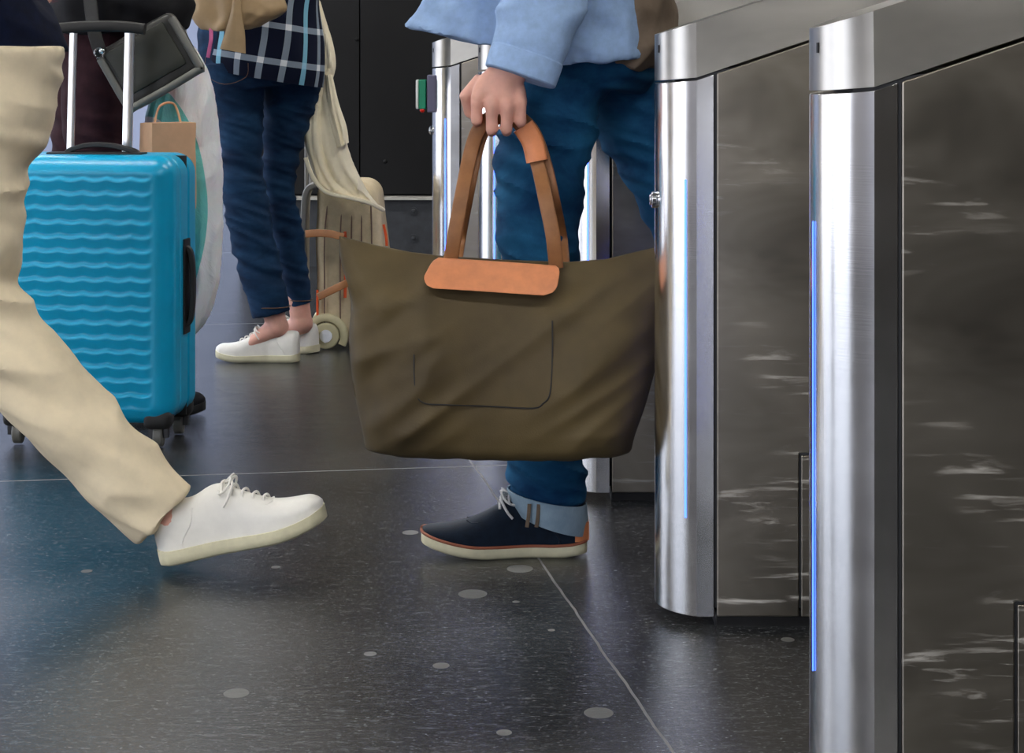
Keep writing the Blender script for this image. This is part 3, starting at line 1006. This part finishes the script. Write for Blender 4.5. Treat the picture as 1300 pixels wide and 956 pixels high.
def patch(outline_fn, n, m_, thick, side=-1):
    bm = bmesh.new()
    for off in (0, 1):
        pass
    g0 = [[bm.verts.new(outline_fn(i / n, j / m_, thick)) for i in range(n + 1)] for j in range(m_ + 1)]
    g1 = [[bm.verts.new(outline_fn(i / n, j / m_, -.004)) for i in range(n + 1)] for j in range(m_ + 1)]
    for j in range(m_):
        for i in range(n):
            bm.faces.new((g0[j][i], g0[j][i + 1], g0[j + 1][i + 1], g0[j + 1][i]))
            bm.faces.new((g1[j][i], g1[j + 1][i], g1[j + 1][i + 1], g1[j][i + 1]))
    for j in range(m_):
        bm.faces.new((g0[j][0], g0[j + 1][0], g1[j + 1][0], g1[j][0])); bm.faces.new((g0[j][n], g1[j][n], g1[j + 1][n], g0[j + 1][n]))
    for i in range(n):
        bm.faces.new((g0[0][i], g1[0][i], g1[0][i + 1], g0[0][i + 1])); bm.faces.new((g0[m_][i], g0[m_][i + 1], g1[m_][i + 1], g1[m_][i]))
    return bm


def flap_fn(u_, v_, off):
    # trapezoid with rounded lower corners
    ins = (1 - math.sqrt(max(0, 1 - max(0, (v_ - .6) / .4) ** 2))) * 12
    ins0 = (1 - math.sqrt(max(0, 1 - max(0, (.3 - v_) / .3) ** 2))) * 6
    xl = 552 - 12 * min(1, v_ * 1.6) + ins + ins0; xr = 711 - 6 * v_ - ins * 1.3 - ins0
    x = xl + (xr - xl) * u_
    y = (324 + 10 * u_) + v_ * (36 - 1 * u_)
    q = on_tote(x, max(y, 331), .006 + off - .003); q.y = .35 * q.y + .65 * (YB - .052 - .030 * v_ - off)
    return q + Vector((0, 0, (max(y, 331) - y) / F * YB))


part_label(obj('leather_flap', patch(flap_fn, 30, 10, .003), 'tan_leather', tote, angle=50, bevel=.001), 'tan leather flap')
# pocket seam
bm = bmesh.new()
tube(bm, [on_tote(x, y, .0006) for x, y in ((530, 400), (529, 440), (531, 480), (540, 497), (570, 500), (620, 503), (675, 505), (688, 499), (697, 485), (700, 440), (700, 400))], .0012, 6, 6)
obj('pocket_seam', bm, 'slot', tote)
# handles: two leather loops held in the fist
for side, yo in ((-1, -.030), (1, .034)):
    bm = bmesh.new()
    y0 = YB + (-.085 if side < 0 else .05)
    yt = YH + .028 + (0 if side < 0 else .012)
    pts = [(571, 338, y0 + .058 * (side < 0)), (577, 300, y0 + .05), (586, 250, YB + yo * .7), (596, 200, yt - .004), (606, 168, yt), (620, 151, yt), (640, 149, yt), (655, 153, yt), (670, 172, yt),
           (683, 210, yt - .004), (693, 255, YB + yo * .7), (702, 300, y0 + .05), (706, 340, y0 + .058 * (side < 0))]
    if side > 0:
        pts = [(x + (6 if x < 640 else 9), y, yy) for x, y, yy in pts]
    strip(bm, [P(*q) for q in pts], .0125, .0045, 6)
    obj('handle', bm, 'strap_leather', tote, angle=50)
# leather wrap round the handles just under the hand
bm = bmesh.new(); strip(bm, [P(664, 160, YH + .033), P(676, 180, YH + .033), P(682, 205, YH + .030)], .019, .016, 5)
obj('handle_wrap', bm, 'tan_leather', tote, angle=50)
# end tabs
bm = bmesh.new(); strip(bm, [P(436, 301, YB), P(420, 297, YB), P(402, 296, YB), P(388, 297, YB)], .0065, .003, 4); obj('end_tab', bm, 'strap_leather', tote)
bm = bmesh.new(); strip(bm, [P(447, 356, YB - .004), P(435, 362, YB - .01), P(418, 370, YB - .01), P(404, 377, YB - .01)], .0065, .003, 4); obj('end_tab', bm, 'strap_leather', tote)

# ------------------------------------------------------------------ the blue suitcase
YS = 4.64
W2, D2, H2 = .206, .12, .305
sc_c = Vector((gx(113, YS), YS + D2, 0))
zc = CH - ((198 + 540) / 2 - HY) / F * YS
case = thing('suitcase', 'bright blue hard-shell suitcase with ribbed front standing at the left', 'suitcase', (sc_c.x, sc_c.y, 0))
yaw = math.radians(-7)
MS = Matrix.Translation((sc_c.x, sc_c.y, zc)) @ Matrix.Rotation(yaw, 4, 'Z')


def rib(q, nn):
    f = max(0, -nn.y) ** 6
    d = 0
    if f > .02:
        fx = min(1, max(0, (W2 - .045 - abs(q.x)) / .012)); fz = min(1, max(0, (H2 - .030 - abs(q.z)) / .02))
        ph = q.z / .0325 + .16 * abs(math.sin(PI * q.x / .056))
        fr = ph - math.floor(ph)
        amp = .0062
        d += amp * f * fx * fz * (min(1, fr / .78) * (1 if fr < .78 else (1 - fr) / .22) - .4)
    # central split of the two shells and side grooves
    ax_ = max(abs(nn.x), abs(nn.z))
    if ax_ > .7 and abs(q.y - .02) < .006: d -= .006
    if ax_ > .7 and abs(abs(q.y + .045)) < .004: d -= .002
    return d


bm = bmesh.new(); rbox(bm, (W2, D2, H2), .048, (110, 60, 200), rib, MS)
obj('shell', bm, 'cyan_shell', case, angle=70)
bm = bmesh.new()
for k in range(40):
    pass
rbox(bm, (W2 - .003, .006, H2 - .003), .005, (4, 2, 4), None, MS @ Matrix.Translation((0, .02, 0)))
obj('zip', bm, 'black_rubber', case)


def S(x, y, z): return MS @ Vector((x, y, z))


bm = bmesh.new()
strip(bm, [S(-.075, -.02, H2 - .002), S(-.06, -.02, H2 + .010), S(-.02, -.02, H2 + .020), S(.03, -.02, H2 + .020), S(.085, -.02, H2 + .008), S(.10, -.02, H2 - .002)], .006, .014, 6)
obj('top_handle', bm, 'black_rubber', case)
bm = bmesh.new(); rbox(bm, (.115, .022, .004), .0035, (4, 4, 2), None, MS @ Matrix.Translation((0.0, -.02, H2 + .001))); obj('handle_recess', bm, 'black_rubber', case)
bm = bmesh.new()
strip(bm, [S(W2 - .004, .0, .09), S(W2 + .012, .0, .075), S(W2 + .017, .0, 0), S(W2 + .012, .0, -.075), S(W2 - .004, .0, -.09)], .006, .013, 6)
obj('side_handle', bm, 'black_rubber', case)
bm = bmesh.new(); rbox(bm, (.004, .025, .11), .003, (2, 4, 4), None, MS @ Matrix.Translation((W2 + .001, .0, 0))); obj('handle_recess', bm, 'black_rubber', case)
Yt = YS + D2 + .04
for px0, px1 in ((93.5, 89), (165, 161)):
    bm = bmesh.new()
    a = P(px0, 42, Yt); b = P(px1 , 200, Yt)
    wd = .0085 if px0 < 120 else .0115
    strip(bm, [b - Vector((0, 0, .03)), b.lerp(a, .5), a], wd, .007, 3)
    obj('handle_tube', bm, 'alu', case)
bm = bmesh.new(); strip(bm, [P(76, 36, Yt), P(100, 34, Yt), P(130, 33, Yt), P(160, 34, Yt), P(184, 37, Yt)], .013, .016, 5)
obj('grip', bm, 'black_rubber', case)
zb = zc - H2
for sx in (-1, 1):
    for sy in (-1, 1):
        q = S(sx * (W2 - .040), sy * (D2 - .040), 0)
        bm = bmesh.new(); rbox(bm, (.032, .032, .022), .016, (8, 8, 6), None, Matrix.Translation((q.x, q.y, zb + .012)))
        h_ = obj('wheel_housing', bm, 'black_rubber', case)
        bm = bmesh.new(); cyl(bm, (q.x, q.y, max(zb - .026, .026)), .026, .022, 'X', 28); obj('wheel', bm, 'grey_edge', h_, bevel=.004)
        bm = bmesh.new()
        rbox(bm, (.008, .012, .02), .004, (2, 2, 2), None, Matrix.Translation((q.x - .016, q.y, zb - .012))); rbox(bm, (.008, .012, .02), .004, (2, 2, 2), None, Matrix.Translation((q.x + .016, q.y, zb - .012)))
        obj('wheel_fork', bm, 'dark_plastic', h_)

# ------------------------------------------------------------------ the woman with the plaid shirt
YW = 5.96
wom = thing('person', 'person in navy plaid shirt, dark skinny jeans and white sneakers, standing with back turned', 'person', (gx(340, YW), YW, 0))
JW = dict(pelvis=P(338, 45, 6.0), chest=P(345, -110, 5.97), neck=P(343, -205, 5.95), head=P(335, -265, 5.94), face=(-.75, .66),
          hip_n=P(305, 80, YW), knee_n=P(310, 250, YW), ank_n=P(352, 415, YW), toe_n=P(300, 448, YW),
          hip_f=P(368, 60, 6.08), knee_f=P(358, 240, 6.10), ank_f=P(383, 410, 6.10), toe_f=P(335, 438, 6.14),
          sh_n=P(280, -165, 5.86), el_n=P(258, -60, 5.90), wr_n=P(202, -85, 5.88),
          sh_f=P(410, -165, 6.1), el_f=P(425, -50, 6.12), wr_f=P(425, -40, 6.36))
body(wom, JW, voxel=.005, lk=.62)
hair(wom, JW['head'], -.75, .66, 'hair_brown', True)


def lr(l, r, y, Y, dk=.95):
    a_, b_ = P(l, y, Y), P(r, y, Y)
    return ((a_ + b_) / 2, (b_.x - a_.x) / 2, (b_.x - a_.x) / 2 * dk)


bm = bmesh.new()
limb(bm, [lr(258, 404, 5, 6.0, .72), lr(250, 407, 45, 6.0, .72), lr(254, 410, 80, 6.0, .74), lr(262, 409, 110, 6.0, .70)], sub=5)
limb(bm, [lr(256, 336, 78, YW, 1), lr(264, 336, 110, YW, 1), lr(277, 334, 160, YW, .95), lr(281, 334, 200, YW), lr(283, 339, 250, YW), lr(291, 349, 300, YW), lr(306, 360, 350, YW), lr(320, 368, 399, YW)], sub=6)
limb(bm, [lr(328, 410, 78, 6.08, 1), lr(331, 408, 110, 6.08, 1), lr(332, 395, 150, 6.09, .95), lr(333, 381, 200, 6.1), lr(336, 375, 245, 6.1), lr(346, 386, 300, 6.1), lr(357, 391, 345, 6.1), lr(367, 396, 388, 6.1, 1.1)], sub=6)
me = fuse(bm, .0055, 3)
displace(me, wrinkle(.0062, 5, 30, 1, [(.70, .10), (.48, .14), (.24, .10)], .3))
wj = finish('jeans', me, 'indigo', wom)
for (l, r, y1, y2, Y) in ((320, 368, 399, 392, YW), (367, 396, 388, 387, 6.1)):
    bm = bmesh.new()
    a_ = (l + r) / 2; N = 32; rr = []
    c_ = P(a_, (y1 + y2) / 2 - 7, Y); w_ = (P(r, 0, Y).x - P(l, 0, Y).x) / 2 + .0008; hz = 0
    pts = [c_ + Vector((w_ * math.cos(2 * PI * k / N), w_ * .97 * math.sin(2 * PI * k / N), 0)) for k in range(N + 1)]
    tube(bm, pts, .0014, 6, 1, Vector((0, 0, 1)))
    obj('hem_stitching', bm, 'thread', wj)
# back pocket stitching on the jeans
bm = bmesh.new(); tube(bm, [P(261, 72, 5.862), P(262, 95, 5.858), P(285, 107, 5.835), P(312, 98, 5.835), P(315, 80, 5.838)], .0008, 6, 4); obj('pocket_stitching', bm, 'thread', wj)
hl = P(381, 455, YW)
shoe(wom, (hl.x, YW - .005), 0.0, PI - .10, .250, 0, 'white', side=1)
hl = P(402, 455, 6.12)
shoe(wom, (hl.x, 6.12), 0.0, PI - .55, .250, 0, 'white', side=-1)
# shirt
bm = bmesh.new()
rr = []
rows = catmull([(-205, 325, 362, .05), (-185, 285, 405, .10), (-150, 264, 424, .125), (-60, 276, 412, .125), (0, 262, 404, .135), (50, 262, 410, .150), (80, 262, 412, .160), (99, 264, 411, .155)], 8)
N = 64
uvl = bm.loops.layers.uv.new('uv')
vs = []
for (y, l, r, dp) in rows:
    a_, b_ = P(l, y, 6.0), P(r, y, 6.0); c_ = (a_ + b_) / 2; w_ = (b_.x - a_.x) / 2
    ring = []
    for k in range(N):
        th = 2 * PI * k / N
        tilt = .028 * math.cos(th) * max(0, (y - 20) / 79) * -1      # hem falls to the right
        f = 1 + .05 * noise.noise(Vector((math.cos(th) * 2.2, math.sin(th) * 2.2, y * .012)))
        p = c_ + Vector((w_ * math.cos(th) * f, dp * math.sin(th) * f, tilt))
        ring.append((bm.verts.new(p), th, c_.z + tilt))
    vs.append(ring)
for a_, b_ in zip(vs, vs[1:]):
    for k in range(N):
        q = [(a_[k], k), (a_[(k + 1) % N], k + 1), (b_[(k + 1) % N], k + 1), (b_[k], k)]
        fc = bm.faces.new([v[0][0] for v in q])
        for lp, (vv, kk) in zip(fc.loops, q):
            x_ = vv[0].co.x; ang = kk / N * 2 * PI
            lp[uvl].uv = (ang * .155 + (vv[2]) * -.18, vv[2] + .18 * math.cos(ang) * .15)
bm.faces.new([v[0] for v in reversed(vs[0])]); bm.faces.new([v[0] for v in vs[-1]])
sh = obj('shirt', bm, 'plaid', wom, angle=70)
part_label(sh, 'navy and white plaid shirt')
for s_ in 'nf':
    bm = bmesh.new(); uv2 = bm.loops.layers.uv.new('uv')
    a_, b_, c_ = JW['sh_' + s_], JW['el_' + s_], JW['wr_' + s_]
    limb(bm, [(a_, .06, .06), (a_.lerp(b_, .5), .055, .055), (b_, .05, .05), (b_.lerp(c_, .6), .042, .042)], sub=5)
    for fc in bm.faces:
        for lp in fc.loops: lp[uv2].uv = (lp.vert.co.x + lp.vert.co.y * .6, lp.vert.co.z)
    obj('sleeve', bm, 'plaid', wom, angle=60)

# tan shoulder bag
YT = 5.72
hb = thing('shoulder_bag', 'soft tan shoulder bag with a bow hanging against the plaid shirt', 'bag', tuple(P(305, 42, YT)))
bm = bmesh.new()
drape(bm, [(266, -50), (246, -35), (240, 0), (243, 26), (254, 40)], [(330, -50), (350, -35), (362, -5), (363, 15), (318, 38)], YT, .060, 8, 64, .35, 6, 1)
me = fuse(bm, .006, 3); displace(me, lambda p: .006 * ridged(Vector((p.x * 9 + p.z * 14, p.y * 6, p.z * 12))) - .003)
finish('bag_body', me, 'tan_fabric', hb)
bm = bmesh.new(); strip(bm, [P(262, -45, YT), P(285, -160, YT + .02), P(300, -185, 5.86)], .012, .004); strip(bm, [P(330, -45, YT), P(315, -150, YT + .02), P(300, -185, 5.86)], .012, .004); obj('strap', bm, 'tan_fabric', hb)
bm = bmesh.new()
drape(bm, [(296, -12), (293, 15), (286, 40), (279, 62)], [(306, -12), (307, 15), (311, 42), (312, 68)], YT - .072, .008, 6, 32, .3, 4, 2)
obj('bow', bm, 'tan_fabric', hb, angle=60)
bm = bmesh.new(); strip(bm, [P(268, 36, YT - .05), P(268, 50, YT - .055), P(266, 62, YT - .05), P(264, 73, YT - .045)], .0055, .0018, 4); part_label(obj('ribbon', bm, 'pink', hb), 'pink ribbon')

# ------------------------------------------------------------------ beige cabin case behind her
YC = 6.2
cab = thing('suitcase', 'beige fabric trolley case with orange trim behind the white sneakers', 'suitcase', (gx(435, YC), YC, 0))
cx_, cz_ = gx(441, YC), (.025 + .505) / 2


def cabshape(q, nn): return .004 * noise.noise(q * 9)


bm = bmesh.new()
Mc = Matrix.Translation((cx_, YC + .16, cz_))
rbox(bm, (.098, .155, .240), .045, (20, 20, 40), cabshape, Mc)
for v in bm.verts:         # fuller to the right at the bottom, rounded shoulder on top
    zz = (v.co.z - cz_) / .24
    if v.co.x > cx_: v.co.x += .032 * (1 - zz) * .5 - .012 * max(0, zz)
obj('fabric_body', bm, 'beige_canvas', cab, angle=60)
bm = bmesh.new()
for px, c in ((412, 0), (432, 0), (446, 0), (459, 0), (472, 0)):
    tube(bm, [P(px + 2 + (px - 440) * -.10, 252, YC - .001 + .012), P(px, 300, YC + .002), P(px, 360, YC + .002), P(px, 420, YC + .002)], .0022, 8, 4)
obj('piping', bm, 'beige_dark', cab)
bm = bmesh.new()
strip(bm, [P(438, 294, YC - .002), P(439, 330, YC - .002), P(438, 378, YC - .002)], .0045, .003, 4)
part_label(obj('orange_trim', bm, 'orange_trim', cab), 'orange trim strip')
bm = bmesh.new()
strip(bm, [P(403, 368, YC + .004), P(403, 385, YC + .004), P(403, 403, YC + .004)], .0035, .003, 4)
part_label(obj('orange_trim', bm, 'orange_trim', cab), 'orange trim strip')
bm = bmesh.new()
strip(bm, [P(487, 285, YC + .05), P(490, 300, YC + .05), P(491, 312, YC + .05)], .004, .004, 4)
part_label(obj('orange_trim', bm, 'orange_trim', cab), 'orange trim strip')
bm = bmesh.new()
strip(bm, [P(388, 410, YC + .06), P(387, 330, YC + .06), P(388, 262, YC + .06), P(392, 240, YC + .06), P(404, 233, YC + .06)], .010, .06, 6)
obj('frame', bm, 'grey_frame', cab)
for yy in (YC + .05, YC + .27):
    bm = bmesh.new(); c0 = Vector((gx(414, YC), yy - .03, .041))
    pts = [c0 + Vector((.055 * math.cos(a_), 0, .055 * math.sin(a_))) for a_ in [math.radians(d) for d in (165, 140, 110, 80, 50, 20, -10, -30)]]
    strip(bm, [p + Vector((0, -.006, 0)) for p in pts], .0125, .022, 5); wh = obj('wheel_arch', bm, 'cream_plastic', cab)
    bm = bmesh.new(); cyl(bm, c0 - Vector((0, .012, 0)), .040, .03, 'Y', 40); w_ = obj('wheel', bm, 'cream_plastic', wh, bevel=.004)
    bm = bmesh.new(); cyl(bm, c0 - Vector((0, .028, 0)), .019, .006, 'Y', 28)
    for k in range(3):
        a_ = k * 2 * PI / 3 + .4; box(bm, c0 + Vector((.010 * math.cos(a_), -.032, .010 * math.sin(a_))), (.020, .004, .005), Matrix.Rotation(-a_, 3, 'Y'))
    hub = obj('hub', bm, 'alu', cab)
for px in (388,):
    for dy in (.05, .19):
        bm = bmesh.new(); tube(bm, [P(389, 240, YC + .06) + Vector((0, dy - .05, 0)), P(389, 140, YC + .06) + Vector((0, dy - .05, 0)), P(389, 60, YC + .06) + Vector((0, dy - .05, 0))], .006, 12, 3); obj('handle_pole', bm, 'grey_frame', cab)
bm = bmesh.new(); a_ = P(389, 58, YC + .06); strip(bm, [a_ + Vector((0, -.03, 0)), a_ + Vector((0, .07, .004)), a_ + Vector((0, .17, 0))], .011, .011, 4, Vector((0, 0, 1))); obj('grip', bm, 'dark_plastic', cab)

# trench coat draped over the handle and case
YTc = 6.12
bm = bmesh.new()
L = [(396, 0), (404, 40), (408, 75), (404, 105), (394, 140), (386, 165), (388, 195), (398, 225), (408, 240), (418, 246), (440, 249)]
R = [(404, 0), (416, 40), (426, 78), (420, 102), (424, 125), (432, 145), (439, 170), (441, 190), (450, 215), (462, 232), (486, 266)]
drape(bm, L, R, YTc, .036, 6, 64, .9, 7, 4)
me = fuse(bm, .0055, 3)
displace(me, lambda p: .012 * ridged(Vector((p.x * 16 + p.z * 3, p.y * 5, p.z * 3.5 + 2))) - .006)
tc_ = finish('trench_coat', me, 'trench', None, tuple(P(400, 60, YTc)))
tag(tc_, 'cream trench coat draped down over the beige trolley case', 'coat')
# the sleeve's turned corner that sticks out at knee height
bm = bmesh.new()
drape(bm, [(412, 95), (414, 130), (420, 160), (428, 188)], [(422, 95), (430, 130), (440, 160), (443, 181)], YTc - .03, .022, 6, 40, .6, 5, 7)
obj('sleeve', bm, 'trench', tc_, angle=60)
bm = bmesh.new()
strip(bm, [P(388, 200, YTc - .05), P(398, 226, YTc - .05), P(415, 244, YTc - .05), P(445, 251, YTc - .04), P(468, 257, YTc - .03), P(486, 266, YTc)], .006, .012, 6)
obj('hem', bm, 'trench', tc_, angle=60)

# ------------------------------------------------------------------ person in maroon behind the blue suitcase
YP = 5.15
pb = thing('person', 'person in black jacket and maroon trousers behind the blue suitcase', 'person', (gx(115, YP), YP, 0))
JB = dict(pelvis=P(120, 30, YP), chest=P(120, -145, YP), neck=P(122, -255, YP), head=P(126, -330, YP), face=(1, 0),
          hip_n=P(125, 60, YP - .08), knee_n=P(135, 290, YP - .08), ank_n=P(140, 475, YP - .08), toe_n=P(185, 508, YP - .08),
          hip_f=P(112, 60, YP + .08), knee_f=P(95, 290, YP + .08), ank_f=P(70, 480, YP + .08), toe_f=P(115, 505, YP + .08),
          sh_n=P(118, -215, YP - .18), el_n=P(110, -80, YP - .22), wr_n=P(60, -30, YP - .30),
          sh_f=P(122, -215, YP + .18), el_f=P(150, -70, YP + .2), wr_f=P(228, -70, YP + .12))
body(pb, JB, voxel=.006)
hair(pb, JB['head'], 1, 0, 'hair_grey')
bm = bmesh.new()
limb(bm, [(P(120, 0, YP), .12, .15), (P(120, 40, YP), .125, .16), (P(118, 80, YP), .10, .14)], sub=5)
limb(bm, [(P(120, 60, YP - .07), .088, .085), (P(124, 170, YP - .08), .082, .085), (P(133, 290, YP - .08), .072, .075), (P(138, 468, YP - .08), .064, .064)], sub=7)
limb(bm, [(P(112, 60, YP + .07), .090, .085), (P(108, 170, YP + .08), .085, .085), (P(95, 290, YP + .08), .072, .075), (P(70, 470, YP + .08), .064, .064)], sub=7)
me = fuse(bm, .007, 4); displace(me, wrinkle(.008, 5, 18, 12))
part_label(finish('trousers', me, 'maroon_cloth', pb), 'maroon trousers')
bm = bmesh.new()
drape(bm, [(95, -250), (66, -215), (72, -120), (62, -20), (58, 30), (60, 48)], [(150, -250), (178, -215), (178, -120), (226, -40), (246, 6), (238, 36)], YP, .17, 7, 64, .12, 6, 3)
for s_ in 'nf':
    a_, b_, c_ = JB['sh_' + s_], JB['el_' + s_], JB['wr_' + s_]
    limb(bm, [(a_, .065, .065), (a_.lerp(b_, .5), .062, .062), (b_, .058, .058), (b_.lerp(c_, .6), .055, .055), (b_.lerp(c_, .95), .048, .048)], sub=5)
me = fuse(bm, .007, 4); displace(me, wrinkle(.008, 6, 12, 22))
finish('jacket', me, 'black_cloth', pb)
a = P(118, 512, YP - .08); shoe(pb, (a.x, YP - .08), 0, 0, .28, 0, 'black', mats=('black_cloth', 'black_rubber'))
a = P(48, 512, YP + .08); shoe(pb, (a.x, YP + .08), 0, 0, .28, 0, 'black', mats=('black_cloth', 'black_rubber'))

# black laptop bag hanging aslant
YL = 4.93
lb_ = thing('laptop_bag', 'black laptop bag hanging aslant above the blue suitcase', 'bag', tuple(P(200, 130, YL)))
cn = P(193, 78, YL); s_ = YL / F
RL = Matrix.Translation(cn) @ Matrix.Rotation(math.radians(-30), 4, 'Y')
bm = bmesh.new(); rbox(bm, (54 * s_, .035, 44 * s_), .018, (20, 10, 20), lambda q, n_: .002 * noise.noise(q * 20), RL)
obj('bag_body', bm, 'laptop_nylon', lb_)
bm = bmesh.new(); rbox(bm, (42 * s_, .008, 31 * s_), .006, (12, 4, 12), lambda q, n_: .002 * noise.noise(q * 14), RL @ Matrix.Translation((-.004, -.034, .010)))
obj('front_pocket', bm, 'laptop_panel', lb_)
bm = bmesh.new()
pp = [(-52, 34), (-52, -34), (-46, -40), (46, -40), (51, -34), (51, 34)]
tube(bm, [RL @ Vector((x * s_, -.032, z * s_)) for x, z in pp], .010, 10, 3)
obj('edge_binding', bm, 'grey_edge', lb_)
bm = bmesh.new(); strip(bm, [RL @ Vector((-50 * s_, 0, 40 * s_)), P(128, 68, YL - .03), P(118, 30, YL - .03), P(112, -60, YP - .22), P(118, -236, YP - .12)], .016, .002, 6)
obj('shoulder_strap', bm, 'laptop_nylon', lb_)
bm = bmesh.new(); c_ = P(126, 67, YL - .045)
tube(bm, [c_ + Vector((.011 * math.cos(2 * PI * k / 12), 0, .011 * math.sin(2 * PI * k / 12))) for k in range(13)], .003, 8, 2); ball(bm, c_ + Vector((.006, 0, .004)), .007)
obj('buckle', bm, 'lock', lb_)

# white carrier bag with turquoise print, and the kraft paper bag before it
YK = 5.20
kb = thing('carrier_bag', 'white plastic carrier bag with turquoise curved print, beside the dark jeans', 'bag', tuple(P(235, 432, YK)))
bm = bmesh.new()
L = [(238, 60), (208, 95), (190, 125), (182, 170), (182, 260), (184, 340), (194, 400), (218, 431)]
R = [(246, 60), (262, 92), (271, 125), (279, 165), (281, 250), (279, 335), (266, 395), (240, 433)]
drape(bm, L, R, YK, .075, 8, 96, .30, 9, 6)
me = fuse(bm, .0055, 2)
displace(me, lambda p: .009 * ridged(Vector((p.x * 12, p.y * 9, p.z * 5))) - .004 + .0015 * noise.noise(p * 60))
ob = finish('bag_body', me, 'carrier', kb)
bm = bmesh.new(); strip(bm, [P(240, 70, YK), P(232, 40, YK), P(226, -20, YP + .12)], .010, .002, 5); obj('handle', bm, 'white_plastic', kb)
kp = thing('paper_bag', 'plain kraft paper bag beside the blue suitcase, overlapping the white carrier bag', 'bag', tuple(P(210, 262, 5.03)))
bm = bmesh.new()
c_ = P(213, 210, 5.03)
rbox(bm, (.058, .042, .106), .003, (14, 8, 20), lambda q, n_: .003 * noise.noise(q * 12), Matrix.Translation(c_) @ Matrix.Rotation(.55, 4, 'Z'))
obj('paper_body', bm, 'kraft', kp, angle=35)
bm = bmesh.new(); tube(bm, [c_ + Vector((-.03, -.02, .10)), c_ + Vector((-.02, 0, .145)), c_ + Vector((.01, .03, .15)), c_ + Vector((.03, .02, .10))], .003, 8, 6); obj('handle', bm, 'kraft', kp)

# ------------------------------------------------------------------ nearest walker: navy coat, beige trousers, white shoe
YA = 3.55
pa = thing('person', 'person in navy coat and pale beige trousers stepping in from the left edge', 'person', (gx(20, YA), YA, 0))
JA = dict(pelvis=P(-60, 25, YA + .1), chest=P(-75, -240, YA + .1), neck=P(-70, -410, YA + .1), head=P(-60, -520, YA + .1), face=(1, 0),
          hip_n=P(-28, 70, YA), knee_n=P(-22, 385, YA), ank_n=P(218, 662, YA), toe_n=P(330, 672, YA),
          hip_f=P(-60, 70, YA + .18), knee_f=P(-150, 390, YA + .18), ank_f=P(-330, 610, YA + .18), toe_f=P(-270, 680, YA + .18),
          sh_n=P(-72, -340, YA - .08), el_n=P(-110, -80, YA - .12), wr_n=P(-150, 90, YA - .12),
          sh_f=P(-72, -340, YA + .28), el_f=P(-90, -80, YA + .32), wr_f=P(-80, 60, YA + .34))
body(pa, JA, voxel=.006)
hair(pa, JA['head'], 1, 0, 'hair_brown')
bm = bmesh.new()
limb(bm, [(P(-55, 0, YA + .1), .13, .17), (P(-55, 50, YA + .1), .135, .18), (P(-50, 100, YA + .1), .11, .15)], sub=5)
limb(bm, [(P(-12, 60, YA), .125, .10), (P(-14, 140, YA), .112, .098), (P(-30, 205, YA), .092, .092), (P(-32, 290, YA), .084, .085), (P(-28, 380, YA), .080, .080), (P(18, 455, YA), .080, .078), (P(95, 540, YA), .076, .074), (P(212, 654, YA), .070, .066)], sub=8)
limb(bm, [(P(-60, 60, YA + .18), .10, .095), (P(-90, 200, YA + .18), .09, .09), (P(-150, 390, YA + .18), .075, .08), (P(-325, 600, YA + .18), .068, .066)], sub=8)
me = fuse(bm, .006, 4); displace(me, wrinkle(.011, 5, 15, 31, None))
part_label(finish('trousers', me, 'beige_trouser', pa), 'pale beige trousers')
bm = bmesh.new()
drape(bm, [(-100, -400), (-150, -350), (-140, -200), (-165, -60), (-190, 20), (-195, 66)], [(-40, -400), (10, -350), (0, -200), (25, -60), (66, 20), (84, 64)], YA + .1, .2, 7, 64, .12, 6, 8)
for s_ in 'nf':
    a_, b_, c_ = JA['sh_' + s_], JA['el_' + s_], JA['wr_' + s_]
    limb(bm, [(a_, .07, .07), (a_.lerp(b_, .5), .066, .066), (b_, .062, .062), (b_.lerp(c_, .6), .056, .056), (b_.lerp(c_, .93), .05, .05)], sub=5)
me = fuse(bm, .007, 4); displace(me, wrinkle(.008, 6, 12, 42))
finish('coat', me, 'navy_cloth', pa)
# leading shoe lands on its heel, toe raised
hx = gx(205, YA)
shoe(pa, (hx, YA), 0.012, 0, .30, math.radians(-13), 'white', side=-1)
a = P(-372, 610, YA + .18)
shoe(pa, (a.x, YA + .18), a.z - .03, 0, .30, math.radians(35), 'white', side=1)

# ------------------------------------------------------------------ daylight, camera
w = bpy.data.worlds.new('daylight'); sc.world = w; w.use_nodes = True
nt = w.node_tree; bg = nt.nodes['Background']
tcw = nt.nodes.new('ShaderNodeTexCoord'); sx = nt.nodes.new('ShaderNodeSeparateXYZ'); nt.links.new(tcw.outputs['Generated'], sx.inputs[0])
rp = nt.nodes.new('ShaderNodeValToRGB'); nt.links.new(sx.outputs[2], rp.inputs[0])
rp.color_ramp.elements[0].position = 0.0; rp.color_ramp.elements[0].color = (.86, .87, .95, 1)
rp.color_ramp.elements[1].position = .6; rp.color_ramp.elements[1].color = (.62, .76, 1.0, 1)
nt.links.new(rp.outputs[0], bg.inputs[0]); bg.inputs[1].default_value = 2.2

cam = bpy.data.cameras.new('camera'); co = bpy.data.objects.new('camera', cam); C.objects.link(co)
co.location = (0, 0, CH); co.rotation_euler = (PI / 2, 0, 0)
cam.sensor_width = 36; cam.lens = 36 * F / 1300; cam.shift_y = -(478 - HY) / 1300; cam.clip_start = .05
sc.camera = co
vs_ = sc.view_settings
vs_.view_transform = 'Standard'; vs_.look = 'None'; vs_.gamma = 1; vs_.use_curve_mapping = False
vs_.exposure = 0.85
